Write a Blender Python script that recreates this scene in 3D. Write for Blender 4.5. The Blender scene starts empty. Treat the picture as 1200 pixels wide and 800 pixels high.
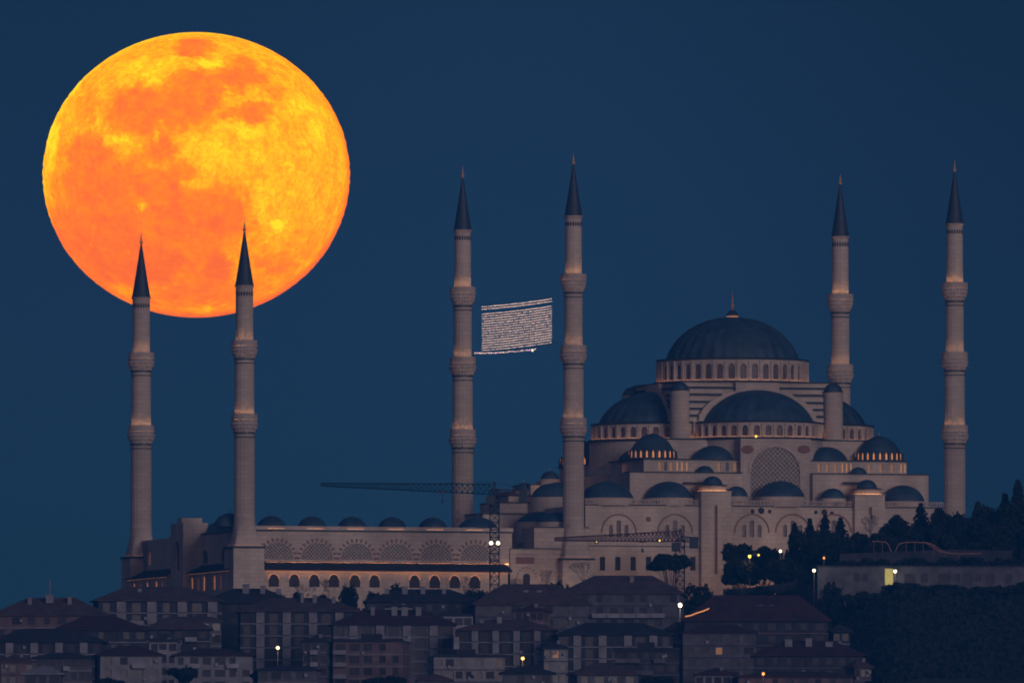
import bpy, math, random
from mathutils import Vector, Matrix
random.seed(7)
R = math.radians
sin, cos, pi = math.sin, math.cos, math.pi
S = bpy.context.scene
COL = S.collection

# ------------------------------------------------------------------ camera
PITCH = R(2.0)
FPX = 39675.0                      # focal length in photo pixels (1200 wide)
CAM = Vector((0, -8665, -241.4))
cd = bpy.data.cameras.new('camera')
cam = bpy.data.objects.new('camera', cd); COL.objects.link(cam)
cam.location = CAM
cam.rotation_euler = (pi/2 + PITCH, 0, 0)
cd.sensor_fit = 'HORIZONTAL'; cd.sensor_width = 36; cd.lens = 36*FPX/1200
cd.clip_start = 10; cd.clip_end = 80000
S.camera = cam

# ------------------------------------------------------------------ world, sun, exposure
W_ = bpy.data.worlds.new('World'); S.world = W_; W_.use_nodes = True
nt = W_.node_tree; nt.nodes.clear()
def wn(t, **k):
    n = nt.nodes.new(t)
    for a, b in k.items(): setattr(n, a, b)
    return n
out = wn('ShaderNodeOutputWorld'); bg = wn('ShaderNodeBackground'); add = wn('ShaderNodeAddShader')
sky = wn('ShaderNodeTexSky', sky_type='NISHITA', sun_disc=False)
SUN_EL, SUN_AZ = R(-3.0), R(195)       # the sun has just set behind the camera
sky.sun_elevation = SUN_EL; sky.sun_rotation = SUN_AZ; sky.altitude = 100
bg.inputs['Strength'].default_value = 0.05
nt.links.new(sky.outputs[0], bg.inputs['Color'])
tc = wn('ShaderNodeTexCoord'); sp = wn('ShaderNodeSeparateXYZ'); nt.links.new(tc.outputs['Generated'], sp.inputs[0])
rz = wn('ShaderNodeValToRGB')      # by elevation: sin(el)
nt.links.new(sp.outputs['Z'], rz.inputs[0])
cr = rz.color_ramp
cr.elements[0].position = 0.0; cr.elements[0].color = (.015, .052, .094, 1)
cr.elements[1].position = 1.0; cr.elements[1].color = (.016, .040, .090, 1)
for p_, c_ in ((.027, (.0155, .0500, .0920)), (.033, (.0160, .0510, .1080)), (.039, (.0150, .0455, .1030)), (.047, (.0115, .0370, .0830)), (.10, (.0090, .0300, .0760))):
    e = cr.elements.new(p_); e.color = (*c_, 1)
# western afterglow (behind the camera)
ra = wn('ShaderNodeValToRGB'); ma = wn('ShaderNodeMath', operation='MULTIPLY'); ma.inputs[1].default_value = -1
nt.links.new(sp.outputs['Y'], ma.inputs[0]); nt.links.new(ma.outputs[0], ra.inputs[0])
ra.color_ramp.elements[0].position = 0.25; ra.color_ramp.elements[0].color = (0, 0, 0, 1)
ra.color_ramp.elements[1].position = 0.95; ra.color_ramp.elements[1].color = (.30, .165, .15, 1)
bg2 = wn('ShaderNodeBackground'); mx = wn('ShaderNodeMix', data_type='RGBA', blend_type='ADD')
mx.inputs[0].default_value = 1
gx = wn('ShaderNodeValToRGB'); gxo = wn('ShaderNodeMath', operation='MULTIPLY_ADD'); gxo.inputs[1].default_value = 10; gxo.inputs[2].default_value = .5
nt.links.new(sp.outputs['X'], gxo.inputs[0]); nt.links.new(gxo.outputs[0], gx.inputs[0]); gx.color_ramp.interpolation = 'EASE'
gx.color_ramp.elements[0].position = .33; gx.color_ramp.elements[0].color = (.88,)*3+(1,)
gx.color_ramp.elements[1].position = .66; gx.color_ramp.elements[1].color = (.74,)*3+(1,)
e = gx.color_ramp.elements.new(.50); e.color = (1, 1, 1, 1)
gm = wn('ShaderNodeVectorMath', operation='SCALE'); nt.links.new(rz.outputs[0], gm.inputs[0]); nt.links.new(gx.outputs[0], gm.inputs['Scale'])
nt.links.new(gm.outputs[0], mx.inputs[6]); nt.links.new(ra.outputs[0], mx.inputs[7])
nt.links.new(mx.outputs[2], bg2.inputs['Color'])
nt.links.new(bg.outputs[0], add.inputs[0]); nt.links.new(bg2.outputs[0], add.inputs[1]); nt.links.new(add.outputs[0], out.inputs[0])

sd = bpy.data.lights.new('sun', 'SUN'); sd.energy = 0.94; sd.angle = R(18); sd.color = (1, .80, .74)
sun = bpy.data.objects.new('sun', sd); COL.objects.link(sun)
sun.rotation_euler = Vector((-.45, .88, -.18)).to_track_quat('-Z', 'Y').to_euler()   # soft afterglow from behind the camera
S.view_settings.view_transform = 'Standard'; S.view_settings.look = 'None'
S.view_settings.exposure = 0; S.view_settings.gamma = 1
S.view_settings.use_curve_mapping = False
S.cycles.use_denoising = True; S.cycles.filter_width = 1.8
S.cycles.max_bounces = 4; S.cycles.diffuse_bounces = 2; S.cycles.glossy_bounces = 2; S.cycles.volume_bounces = 1
S.cycles.caustics_reflective = False; S.cycles.caustics_refractive = False
S.cycles.sample_clamp_indirect = 3

# ------------------------------------------------------------------ pixel <-> place
def ray(px, py):
    return Vector((px-600, FPX*cos(PITCH) - (400-py)*sin(PITCH), FPX*sin(PITCH) + (400-py)*cos(PITCH)))
def W(px, py, y):
    d = ray(px, py); t = (y-CAM.y)/d.y
    return CAM + d*t
TH = R(17.0)
O = W(672, 680, 0); O.z = 0
def L(px, py, v):                  # -> u, z on the plane v in the mosque frame
    d = ray(px, py)
    a = -(CAM.x-O.x)*sin(TH) + (CAM.y-O.y)*cos(TH)
    b = -d.x*sin(TH) + d.y*cos(TH)
    t = (v-a)/b; p = CAM + d*t
    return (p.x-O.x)*cos(TH) + (p.y-O.y)*sin(TH), p.z
def ZV(px, py, v): return L(px, py, v)[1]
def UV(px, v): return L(px, 600, v)[0]
def loc2w(u, v, z=0): return Vector((O.x+u*cos(TH)-v*sin(TH), O.y+u*sin(TH)+v*cos(TH), z))

# ------------------------------------------------------------------ materials
def mat(name, c, rough=.8, var=.15, scale=.5, c2=None, metal=0, streak=0, emit=None, strength=1, bump=0):
    m = bpy.data.materials.new(name); m.use_nodes = True; t = m.node_tree
    b = t.nodes['Principled BSDF']; b.inputs['Roughness'].default_value = rough; b.inputs['Metallic'].default_value = metal
    tc = t.nodes.new('ShaderNodeTexCoord'); n = t.nodes.new('ShaderNodeTexNoise'); n.inputs['Scale'].default_value = scale; n.inputs['Detail'].default_value = 6
    mp = t.nodes.new('ShaderNodeMapping'); mp.inputs['Scale'].default_value = (1, 1, .25 if streak else 1)
    t.links.new(tc.outputs['Object'], mp.inputs[0]); t.links.new(mp.outputs[0], n.inputs['Vector'])
    r = t.nodes.new('ShaderNodeValToRGB'); r.color_ramp.elements[0].position = .3; r.color_ramp.elements[1].position = .7
    c2 = c2 or tuple(x*(1-var*2) for x in c)
    r.color_ramp.elements[0].color = (*c2, 1); r.color_ramp.elements[1].color = (*[min(1, x*(1+var)) for x in c], 1)
    t.links.new(n.outputs['Fac'], r.inputs[0])
    if emit:
        b.inputs['Base Color'].default_value = (*c, 1)
        b.inputs['Emission Color'].default_value = (*emit, 1); b.inputs['Emission Strength'].default_value = strength
    else:
        t.links.new(r.outputs[0], b.inputs['Base Color'])
    if bump:
        bp = t.nodes.new('ShaderNodeBump'); bp.inputs['Distance'].default_value = bump; bp.inputs['Strength'].default_value = .6
        t.links.new(n.outputs['Fac'], bp.inputs['Height']); t.links.new(bp.outputs[0], b.inputs['Normal'])
    return m
def tiles(name, c):
    m = mat(name, c, .9, .22, .35)
    t = m.node_tree; b = t.nodes['Principled BSDF']
    w = t.nodes.new('ShaderNodeTexWave'); w.inputs['Scale'].default_value = 1.6; w.inputs['Distortion'].default_value = .6
    tcn = [n for n in t.nodes if n.type == 'TEX_COORD'][0]; t.links.new(tcn.outputs['Object'], w.inputs['Vector'])
    bp = t.nodes.new('ShaderNodeBump'); bp.inputs['Distance'].default_value = .12
    t.links.new(w.outputs['Fac'], bp.inputs['Height']); t.links.new(bp.outputs[0], b.inputs['Normal'])
    return m
M = dict(
    stone=mat('stone', (.50, .44, .40), .85, .13, .16, streak=1),
    stone_fine=mat('stone_fine', (.45, .39, .36), .85, .14, 1.2),
    stone_red=mat('stone_red', (.22, .12, .11), .85, .1, 1.2),
    lead=mat('lead', (.028, .066, .115), .62, .22, .35, bump=.1),
    cone=mat('cone_lead', (.022, .042, .075), .6, .15, .6),
    edge=mat('lead_edge', (.025, .035, .05), .7, .1, 1),
    glass=mat('dark_glass', (.035, .035, .045), .35, .2, .8),
    glass_hall=mat('hall_glass', (.12, .09, .09), .5, .3, .6),
    shadow=mat('opening', (.03, .025, .03), .8, .2, .8),
    gold=mat('gilded_brass', (.65, .40, .20), .4, .1, 1),
    goldglow=mat('gilded_glow', (.32, .18, .09), .4, .1, 1, emit=(1, .34, .14), strength=.05),  # faint glow put into the gilding in place of light falling on it
    ring=mat('dark_band', (.01, .03, .045), .5, .1, 1),
    uplight=mat('uplight', (.6, .4, .2), .5, 0, 1, emit=(1, .52, .20), strength=48),
    striplight=mat('glow_strip', (.6, .4, .2), .5, 0, 1, emit=(1, .42, .17), strength=2.6),
    archlight=mat('arch_light', (.6, .4, .2), .5, 0, 1, emit=(1, .40, .16), strength=1.3),
    arcstrip=mat('arcade_strip', (.6, .4, .2), .5, 0, 1, emit=(1, .40, .14), strength=18),
    roofglow=mat('roof_edge_glow', (.6, .4, .2), .5, 0, 1, emit=(1, .34, .08), strength=1.0),  # lamplight on a roof edge, put into the material as glow
    dimstrip=mat('dim_strip', (.6, .4, .2), .5, 0, 1, emit=(1, .42, .17), strength=.35),
    litwin=mat('lit_window', (.5, .3, .1), .5, 0, 1, emit=(1, .34, .11), strength=.62),
    softstrip=mat('soft_strip', (.6, .4, .2), .5, 0, 1, emit=(1, .42, .17), strength=2.4),
    litwin_soft=mat('lit_window_soft', (.5, .3, .1), .5, 0, 1, emit=(1, .42, .18), strength=.36),
    litwin_dim=mat('lit_window_dim', (.5, .3, .1), .5, 0, 1, emit=(1, .42, .24), strength=.10),
    tile_red=tiles('roof_tile_red', (0.064, 0.025, 0.042)),
    tile_brown=tiles('roof_tile_brown', (0.105, 0.071, 0.087)),
    tile_dark=tiles('roof_tile_dark', (0.034, 0.033, 0.057)),
    tile_rose=tiles('roof_tile_rose', (0.122, 0.071, 0.086)),
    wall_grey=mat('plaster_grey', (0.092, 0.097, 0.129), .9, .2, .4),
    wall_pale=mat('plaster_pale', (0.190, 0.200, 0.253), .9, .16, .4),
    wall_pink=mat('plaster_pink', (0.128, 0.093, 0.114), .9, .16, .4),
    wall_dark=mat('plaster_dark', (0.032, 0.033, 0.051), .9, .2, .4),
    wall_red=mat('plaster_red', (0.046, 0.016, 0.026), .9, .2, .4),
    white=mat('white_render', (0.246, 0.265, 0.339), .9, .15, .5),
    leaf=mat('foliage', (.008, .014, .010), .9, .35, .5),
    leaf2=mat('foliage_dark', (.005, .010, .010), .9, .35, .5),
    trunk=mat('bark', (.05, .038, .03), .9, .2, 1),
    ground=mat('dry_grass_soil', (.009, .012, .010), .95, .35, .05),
    concrete=mat('concrete', (0.038, 0.038, 0.051), .9, .2, .3),
    crane_teal=mat('crane_teal', (.008, .060, .105), .6, .1, 1),
    crane_dark=mat('crane_dark', (.015, .03, .05), .6, .1, 1),
    crane_red=mat('crane_red', (.085, .030, .04), .6, .1, 1),
    steel=mat('steel', (.12, .12, .13), .5, .1, 1),
    lamp_white=mat('lamp_white', (.8, .8, .7), .5, 0, 1, emit=(1, .72, .30), strength=3),
    lamp_cool=mat('lamp_cool', (.8, .8, .7), .5, 0, 1, emit=(1, .84, .55), strength=4),
    lamp_yellow=mat('lamp_yellow', (.8, .7, .2), .5, 0, 1, emit=(1, .60, .10), strength=2.4),
    lamp_orange=mat('lamp_orange', (.8, .4, .1), .5, 0, 1, emit=(1, .34, .06), strength=2.2),
    lit_door=mat('lit_door', (.5, .5, .2), .6, 0, 1, emit=(.62, .50, .12), strength=.5),
    bulb=mat('banner_bulb', (.8, .6, .5), .5, 0, 1, emit=(1, .66, .47), strength=2.0),
    bulb_pink=mat('pink_bulb', (.8, .4, .8), .5, 0, 1, emit=(1, .3, 1), strength=1.6),
    pipe=mat('pinkish_rail', (.30, .15, .12), .6, .1, 1),
    water=mat('sea_water', (.01, .03, .05), .15, .1, .01),
)

def add_blocks(m, w, h, lo=.80):
    t = m.node_tree; b = t.nodes['Principled BSDF']; src = b.inputs['Base Color'].links[0].from_socket
    tcn = [n for n in t.nodes if n.type == 'TEX_COORD'][0]; sp_ = t.nodes.new('ShaderNodeSeparateXYZ'); t.links.new(tcn.outputs['Object'], sp_.inputs[0])
    ad = t.nodes.new('ShaderNodeMath'); t.links.new(sp_.outputs['X'], ad.inputs[0]); t.links.new(sp_.outputs['Y'], ad.inputs[1])
    cb = t.nodes.new('ShaderNodeCombineXYZ'); t.links.new(ad.outputs[0], cb.inputs['X']); t.links.new(sp_.outputs['Z'], cb.inputs['Y'])
    br = t.nodes.new('ShaderNodeTexBrick'); br.inputs['Scale'].default_value = 1; br.inputs['Brick Width'].default_value = w; br.inputs['Row Height'].default_value = h
    br.inputs['Mortar Size'].default_value = .04; br.inputs['Color1'].default_value = (lo, lo, lo, 1); br.inputs['Color2'].default_value = (1, 1, 1, 1); br.inputs['Mortar'].default_value = (.6, .58, .58, 1)
    t.links.new(cb.outputs[0], br.inputs['Vector'])
    mx_ = t.nodes.new('ShaderNodeMix'); mx_.data_type = 'RGBA'; mx_.blend_type = 'MULTIPLY'; mx_.inputs[0].default_value = 1
    t.links.new(src, mx_.inputs[6]); t.links.new(br.outputs['Color'], mx_.inputs[7]); t.links.new(mx_.outputs[2], b.inputs['Base Color'])
add_blocks(M['stone'], 2.6, 1.1, .86)
# ------------------------------------------------------------------ mesh helpers
class MB:
    def __init__(s): s.v = []; s.f = []
    def add(s, vs, fs):
        b = len(s.v); s.v += [tuple(p) for p in vs]; s.f += [tuple(i+b for i in f) for f in fs]; return s
    def quad(s, a, b, c, d): return s.add([a, b, c, d], [(0, 1, 2, 3)])
    def box(s, x0, x1, y0, y1, z0, z1):
        return s.add([(x0,y0,z0),(x1,y0,z0),(x1,y1,z0),(x0,y1,z0),(x0,y0,z1),(x1,y0,z1),(x1,y1,z1),(x0,y1,z1)],
                     [(0,3,2,1),(4,5,6,7),(0,1,5,4),(1,2,6,5),(2,3,7,6),(3,0,4,7)])
    def lathe(s, prof, n=48, c=(0,0), a0=0, mod=None, cap=True):
        vs = []; m = len(prof)
        for (r, z) in prof:
            for i in range(n):
                a = a0+2*pi*i/n; rr = r*(mod(a, z) if mod else 1)
                vs.append((c[0]+rr*cos(a), c[1]+rr*sin(a), z))
        fs = [(k*n+i, k*n+(i+1) % n, (k+1)*n+(i+1) % n, (k+1)*n+i) for k in range(m-1) for i in range(n)]
        if cap: fs += [tuple(range(n))[::-1], tuple((m-1)*n+i for i in range(n))]
        return s.add(vs, fs)
    def bar(s, p, q, r=.1, n=4):
        p, q = Vector(p), Vector(q); d = (q-p)
        if d.length < 1e-6: return s
        d.normalize(); a = d.orthogonal().normalized(); b = d.cross(a)
        vs = [pt + (a*cos(2*pi*i/n+pi/4)+b*sin(2*pi*i/n+pi/4))*r for pt in (p, q) for i in range(n)]
        return s.add(vs, [(i, (i+1) % n, n+(i+1) % n, n+i) for i in range(n)] + [tuple(range(n))[::-1], tuple(range(n, 2*n))])
    def ball(s, c, r, n=10, sz=1):
        prof = [(max(r*sin(pi*k/6), .001), c[2]-r*sz*cos(pi*k/6)) for k in range(7)]
        return s.lathe(prof, n, (c[0], c[1]))
    def build(s, name, m, parent=None, smooth=False):
        me = bpy.data.meshes.new(name); me.from_pydata(s.v, [], s.f); me.update()
        me.materials.append(M[m] if isinstance(m, str) else m)
        if smooth:
            me.polygons.foreach_set('use_smooth', [True]*len(me.polygons))
            try: me.set_sharp_from_angle(angle=R(35))
            except Exception: pass
        o = bpy.data.objects.new(name, me); COL.objects.link(o)
        if parent: o.parent = parent
        return o
def thing(name, label, cat, loc=(0,0,0), rz=0, group=None):
    o = bpy.data.objects.new(name, None); COL.objects.link(o); o.location = loc; o.rotation_euler = (0, 0, rz)
    o['label'] = label; o['category'] = cat
    if group: o['group'] = group
    return o
def tag(o, label, cat, group=None):
    o['label'] = label; o['category'] = cat
    if group: o['group'] = group
    return o
def structure(o, kind='structure'): o['kind'] = kind; return o

def arch_pts(cx, a, sp, arched, n=8, rise=1.0):
    if not arched: return [(cx-a, sp), (cx+a, sp)]
    return [(cx-a*cos(pi*i/n), sp+a*rise*sin(pi*i/n)) for i in range(n+1)]
def strip(mb, mf, x0, x1, z0, z1, ops, depth=.35, step=99, panes=None, pmat=None):
    """a wall strip with real openings; mf(x,z,d) maps to 3-D, d inward. ops: (cx, half, sill, spring, arched)"""
    def solid(a, b):
        n = max(1, int(math.ceil((b-a)/step)))
        for i in range(n):
            p, q = a+(b-a)*i/n, a+(b-a)*(i+1)/n
            mb.quad(mf(p,z0,0), mf(q,z0,0), mf(q,z1,0), mf(p,z1,0))
    cur = x0
    for op in ops:
        cx, a, si, spg, ar = op[:5]
        if cx-a > cur+1e-4: solid(cur, cx-a)
        if si > z0+1e-4: mb.quad(mf(cx-a,z0,0), mf(cx+a,z0,0), mf(cx+a,si,0), mf(cx-a,si,0))
        P = arch_pts(cx, a, spg, ar)
        for (p, q) in zip(P[:-1], P[1:]):
            mb.quad(mf(p[0],p[1],0), mf(q[0],q[1],0), mf(q[0],z1,0), mf(p[0],z1,0))
        loop = [(cx-a, si)] + P + [(cx+a, si)]
        for (p, q) in zip(loop, loop[1:]+loop[:1]):
            mb.quad(mf(p[0],p[1],0), mf(p[0],p[1],depth), mf(q[0],q[1],depth), mf(q[0],q[1],0))
        if panes is not None:
            pm = MB(); pm.add([mf(x, z, depth*.9) for x, z in loop], [tuple(range(len(loop)))[::-1]])
            panes.append((pm, op[5] if len(op) > 5 else pmat))
        cur = cx+a
    if x1 > cur+1e-4: solid(cur, x1)
def ring_map(c, r, a0=0, s=1):
    def f(x, z, d):
        a = a0+s*x/r
        return (c[0]+(r-d)*cos(a), c[1]+(r-d)*sin(a), z)
    return f
def dome_prof(r, h, z, k=14, pw=1.0):
    q = (r*r+h*h)/(2*h); phi = math.asin(min(1, r/q)) if h < r else pi/2; m = .62*(h < r*.97); o = []
    for i in range(k+1):
        t = i/k; ex, ez = r*cos(pi/2*t)**pw, h*sin(pi/2*t)
        cx, cz = q*sin(phi*(1-t)), q*cos(phi*(1-t))-(q-h)
        o.append((max(ex*(1-m)+cx*m, .02), z+ez*(1-m)+cz*m))
    return o

# ------------------------------------------------------------------ terrain
def sm(a, b, x):
    t = min(1, max(0, (x-a)/(b-a))); return t*t*(3-2*t)
def gz(x, y):
    y0_ = y; y = y-(max(-112, min(115, x))-15.7)*.3057*sm(-700, -60, y)
    prof = [(-9500,-244),(-4200,-244),(-2500,-222),(-1000,-118),(-500,-62),(-250,-40),(-120,-24),(-70,-18),(-40,-14),(-14,-9.5),(170,-8),(300,-14),(1000,-60),(3000,-120)]
    for (a, za), (b, zb) in zip(prof[:-1], prof[1:]):
        if y <= b: z = za+(zb-za)*(y-a)/(b-a); break
    else: z = -120
    up = 1-sm(-2500, -600, -abs(y+0)) if False else sm(-1800, -300, y)*(1-sm(150, 600, y))
    z += 21*sm(62, 100, x)*up*(1-.6*sm(-60, 10, y0_))
    z -= 8*sm(95, 150, -x)*up
    z -= 26*sm(140, 400, abs(x))*up
    z += (sin(x*.09)*cos(y*.07)+sin(x*.031+y*.043)*1.2)*.5*up*sm(20, 60, abs(x-10))
    return z
tb = MB()
xs = [-2500,-1700,-1200,-800,-500,-350]+list(range(-260, 261, 8))+[350,500,800,1200,1700,2500]
ys = [-9600,-7000,-4200,-3300,-2500,-1800,-1300,-1000,-800,-650]+list(range(-560, 240, 8))+[260,300,400,600,900,1300,2000,3000]
tv = [(x, y, gz(x, y)) for y in ys for x in xs]; n = len(xs)
tb.add(tv, [(j*n+i, j*n+i+1, (j+1)*n+i+1, (j+1)*n+i) for j in range(len(ys)-1) for i in range(n-1)])
structure(tb.build('ground', 'ground', None, True))

# ------------------------------------------------------------------ moon
MY = 26000.0
mc = W(230, 205, MY); md = (mc-CAM).length
mr = md*180/FPX
def make_moon():
    mb = MB(); rj = random.Random(5); mb.lathe([(max(mr*sin(pi*k/120)*(1+rj.uniform(-.0028, .0028)), .01), -mr*cos(pi*k/120)) for k in range(121)], 128)
    m = bpy.data.materials.new('moon_surface'); m.use_nodes = True; t = m.node_tree; t.nodes.clear()
    N = t.nodes.new; K = t.links.new
    o_ = N('ShaderNodeOutputMaterial'); em = N('ShaderNodeEmission'); K(em.outputs[0], o_.inputs[0])
    tc = N('ShaderNodeTexCoord'); sc = N('ShaderNodeVectorMath'); sc.operation = 'SCALE'; sc.inputs['Scale'].default_value = 1/mr
    K(tc.outputs['Object'], sc.inputs[0])
    def noise(s, d=5, rough=.6):
        n = N('ShaderNodeTexNoise'); n.inputs['Scale'].default_value = s; n.inputs['Detail'].default_value = d; n.inputs['Roughness'].default_value = rough
        K(sc.outputs[0], n.inputs['Vector']); return n
    def math_(op, a, b=None, clamp=False):
        n = N('ShaderNodeMath'); n.operation = op; n.use_clamp = clamp
        for i, q in enumerate((a, b)):
            if q is None: continue
            if isinstance(q, (int, float)): n.inputs[i].default_value = q
            else: K(q, n.inputs[i])
        return n.outputs[0]
    nd = noise(8, 12, .70); sb = N('ShaderNodeVectorMath'); sb.operation = 'SUBTRACT'; sb.inputs[1].default_value = (.5, .5, .5); K(nd.outputs['Color'], sb.inputs[0])
    s2 = N('ShaderNodeVectorMath'); s2.operation = 'SCALE'; s2.inputs['Scale'].default_value = .24; K(sb.outputs[0], s2.inputs[0])
    ad = N('ShaderNodeVectorMath'); ad.operation = 'ADD'; K(sc.outputs[0], ad.inputs[0]); K(s2.outputs[0], ad.inputs[1])
    # the dark seas: centre and half sizes, in units of the disc radius
    seas = [(228,60,22,12.5,1),(170,137,43,29,1),(228,122,34,36,1),(284,91,28,19,1),(255,103,18,12,.9),(299,138,19,13,1),(268,141,15,9,.7),(322,110,15,8,.5),
            (187,182,20,22,.9),(216,208,16,13,.8),(105,190,32,26,1),(110,222,38,38,1),(150,210,32,32,.95),(190,228,24,24,.95),(103,122,14,28,.35),(66,215,7,26,.5),
            (120,272,66,46,.92),(182,312,44,24,1),(150,318,50,20,.9),(255,258,42,28,.95),(212,262,40,34,.9),(252,318,21,15,1.05),(220,300,40,30,.7),(322,312,26,9,.5),(230,345,60,14,.5)]
    brights = [(167,249,6,6,.55),(110,288,3.5,3,.5),(184,168,5,4,.5),(189,150,4,4,.5),(305,84,8,6,.4),(327,270,6,6,.35),(353,128,14,14,.30),(372,158,9,30,.22),(62,165,7,50,.30),(90,100,8,22,.25),
               (290,160,30,13,.22),(308,245,15,28,.28),(180,90,34,15,.2),(248,80,32,5,.4),(150,185,10,12,.45),(140,168,16,7,.35),(165,197,8,9,.3),(255,185,26,20,.18),(240,365,30,4,.25),(270,190,60,50,.10),(340,230,40,60,.10)]
    def blobsum(lst, op, lo, hi):
        tot = None
        for (px_, py_, rx, ry, w) in lst:
            x, z = (px_-230)/180, (205-py_)/167
            sx = N('ShaderNodeVectorMath'); sx.operation = 'SUBTRACT'; sx.inputs[1].default_value = (x, 0, z); K(ad.outputs[0], sx.inputs[0])
            mu = N('ShaderNodeVectorMath'); mu.operation = 'MULTIPLY'; mu.inputs[1].default_value = (180/rx, 0, 167/ry); K(sx.outputs[0], mu.inputs[0])
            ln = N('ShaderNodeVectorMath'); ln.operation = 'LENGTH'; K(mu.outputs[0], ln.inputs[0])
            q_ = N('ShaderNodeMapRange'); q_.inputs['From Min'].default_value = lo; q_.inputs['From Max'].default_value = hi
            q_.inputs['To Max'].default_value = w; K(ln.outputs['Value'], q_.inputs['Value'])
            tot = q_.outputs[0] if tot is None else math_(op, tot, q_.outputs[0])
        return tot
    tot = blobsum(seas, 'MAXIMUM', 1.30, .72); brt = blobsum(brights, 'MAXIMUM', 1.5, .2)
    n2 = noise(9, 8, .7); n3 = noise(28, 6, .75)
    v = N('ShaderNodeTexVoronoi'); v.inputs['Scale'].default_value = 13; K(ad.outputs[0], v.inputs['Vector'])
    # fine mottling of the highlands
    mot = math_('ADD', math_('MULTIPLY', math_('SUBTRACT', n2.outputs['Fac'], .5), 1.5), math_('MULTIPLY', math_('SUBTRACT', n3.outputs['Fac'], .5), 1.6))
    spot = math_('MULTIPLY', math_('LESS_THAN', v.outputs['Distance'], .10), -.16)
    f = math_('ADD', math_('SUBTRACT', math_('MULTIPLY', tot, .43), brt), math_('MULTIPLY', mot, .66))
    sz = N('ShaderNodeSeparateXYZ'); K(sc.outputs[0], sz.inputs[0])
    low = N('ShaderNodeMapRange'); low.inputs['From Min'].default_value = .05; low.inputs['From Max'].default_value = -1.0; low.inputs['To Max'].default_value = .26  # reddening by low air, put into the moon's colour towards the bottom
    K(sz.outputs['Z'], low.inputs['Value'])
    # limb: slightly deeper orange at the very edge; ray crater at lower right
    pr2 = N('ShaderNodeVectorMath'); pr2.operation = 'MULTIPLY'; pr2.inputs[1].default_value = (1, 0, 1); K(sc.outputs[0], pr2.inputs[0])
    le = N('ShaderNodeVectorMath'); le.operation = 'LENGTH'; K(pr2.outputs[0], le.inputs[0])
    ssx = N('ShaderNodeSeparateXYZ'); K(sc.outputs[0], ssx.inputs[0])
    lim = N('ShaderNodeMapRange'); lim.inputs['From Min'].default_value = .965; lim.inputs['From Max'].default_value = 1.0; lim.inputs['To Max'].default_value = .30; K(le.outputs['Value'], lim.inputs['Value'])
    f = math_('ADD', f, math_('MULTIPLY', lim.outputs[0], math_('ADD', .35, math_('SUBTRACT', ssx.outputs['X'], ssx.outputs['Z']))))
    rc_ = N('ShaderNodeVectorMath'); rc_.operation = 'SUBTRACT'; rc_.inputs[1].default_value = (.53, 0, -.38); K(pr2.outputs[0], rc_.inputs[0])
    rl_ = N('ShaderNodeVectorMath'); rl_.operation = 'LENGTH'; K(rc_.outputs[0], rl_.inputs[0])
    rsx = N('ShaderNodeSeparateXYZ'); K(rc_.outputs[0], rsx.inputs[0]); ang = math_('ARCTAN2', rsx.outputs['Z'], rsx.outputs['X'])
    rays = math_('POWER', math_('ABSOLUTE', math_('SINE', math_('ADD', math_('MULTIPLY', ang, 5.5), math_('MULTIPLY', n2.outputs['Fac'], 9)))), 14)
    fall = N('ShaderNodeMapRange'); fall.inputs['From Min'].default_value = 0; fall.inputs['From Max'].default_value = 1.0; fall.inputs['To Min'].default_value = -.10; fall.inputs['To Max'].default_value = 0; K(rl_.outputs['Value'], fall.inputs['Value'])
    spot2 = N('ShaderNodeMapRange'); spot2.inputs['From Min'].default_value = .02; spot2.inputs['From Max'].default_value = .06; spot2.inputs['To Min'].default_value = -.25; spot2.inputs['To Max'].default_value = 0; K(rl_.outputs['Value'], spot2.inputs['Value'])
    f = math_('ADD', f, math_('MULTIPLY', rays, fall.outputs[0])); f = math_('ADD', f, spot2.outputs[0])
    f = math_('ADD', math_('ADD', f, low.outputs[0]), .38, True)
    rp = N('ShaderNodeValToRGB'); K(f, rp.inputs[0]); c = rp.color_ramp
    c.elements[0].position = 0; c.elements[0].color = (1.0, .66, .004, 1)
    c.elements[1].position = 1; c.elements[1].color = (.88, .130, .020, 1)
    for p, q in ((.20, (1, .50, .0, 1)), (.40, (1, .35, .0, 1)), (.60, (.99, .235, .002, 1)), (.80, (.96, .180, .010, 1))):
        e = c.elements.new(p); e.color = q
    K(rp.outputs[0], em.inputs['Color']); em.inputs['Strength'].default_value = MOON_E
    o = mb.build('moon', m, None, True); o.location = mc; o.scale = (1, 1, 167/180)
    tag(o, 'huge orange full moon with darker seas in the dusk sky behind the two left minarets', 'moon')
MOON_E = 1.8
make_moon()

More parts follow.
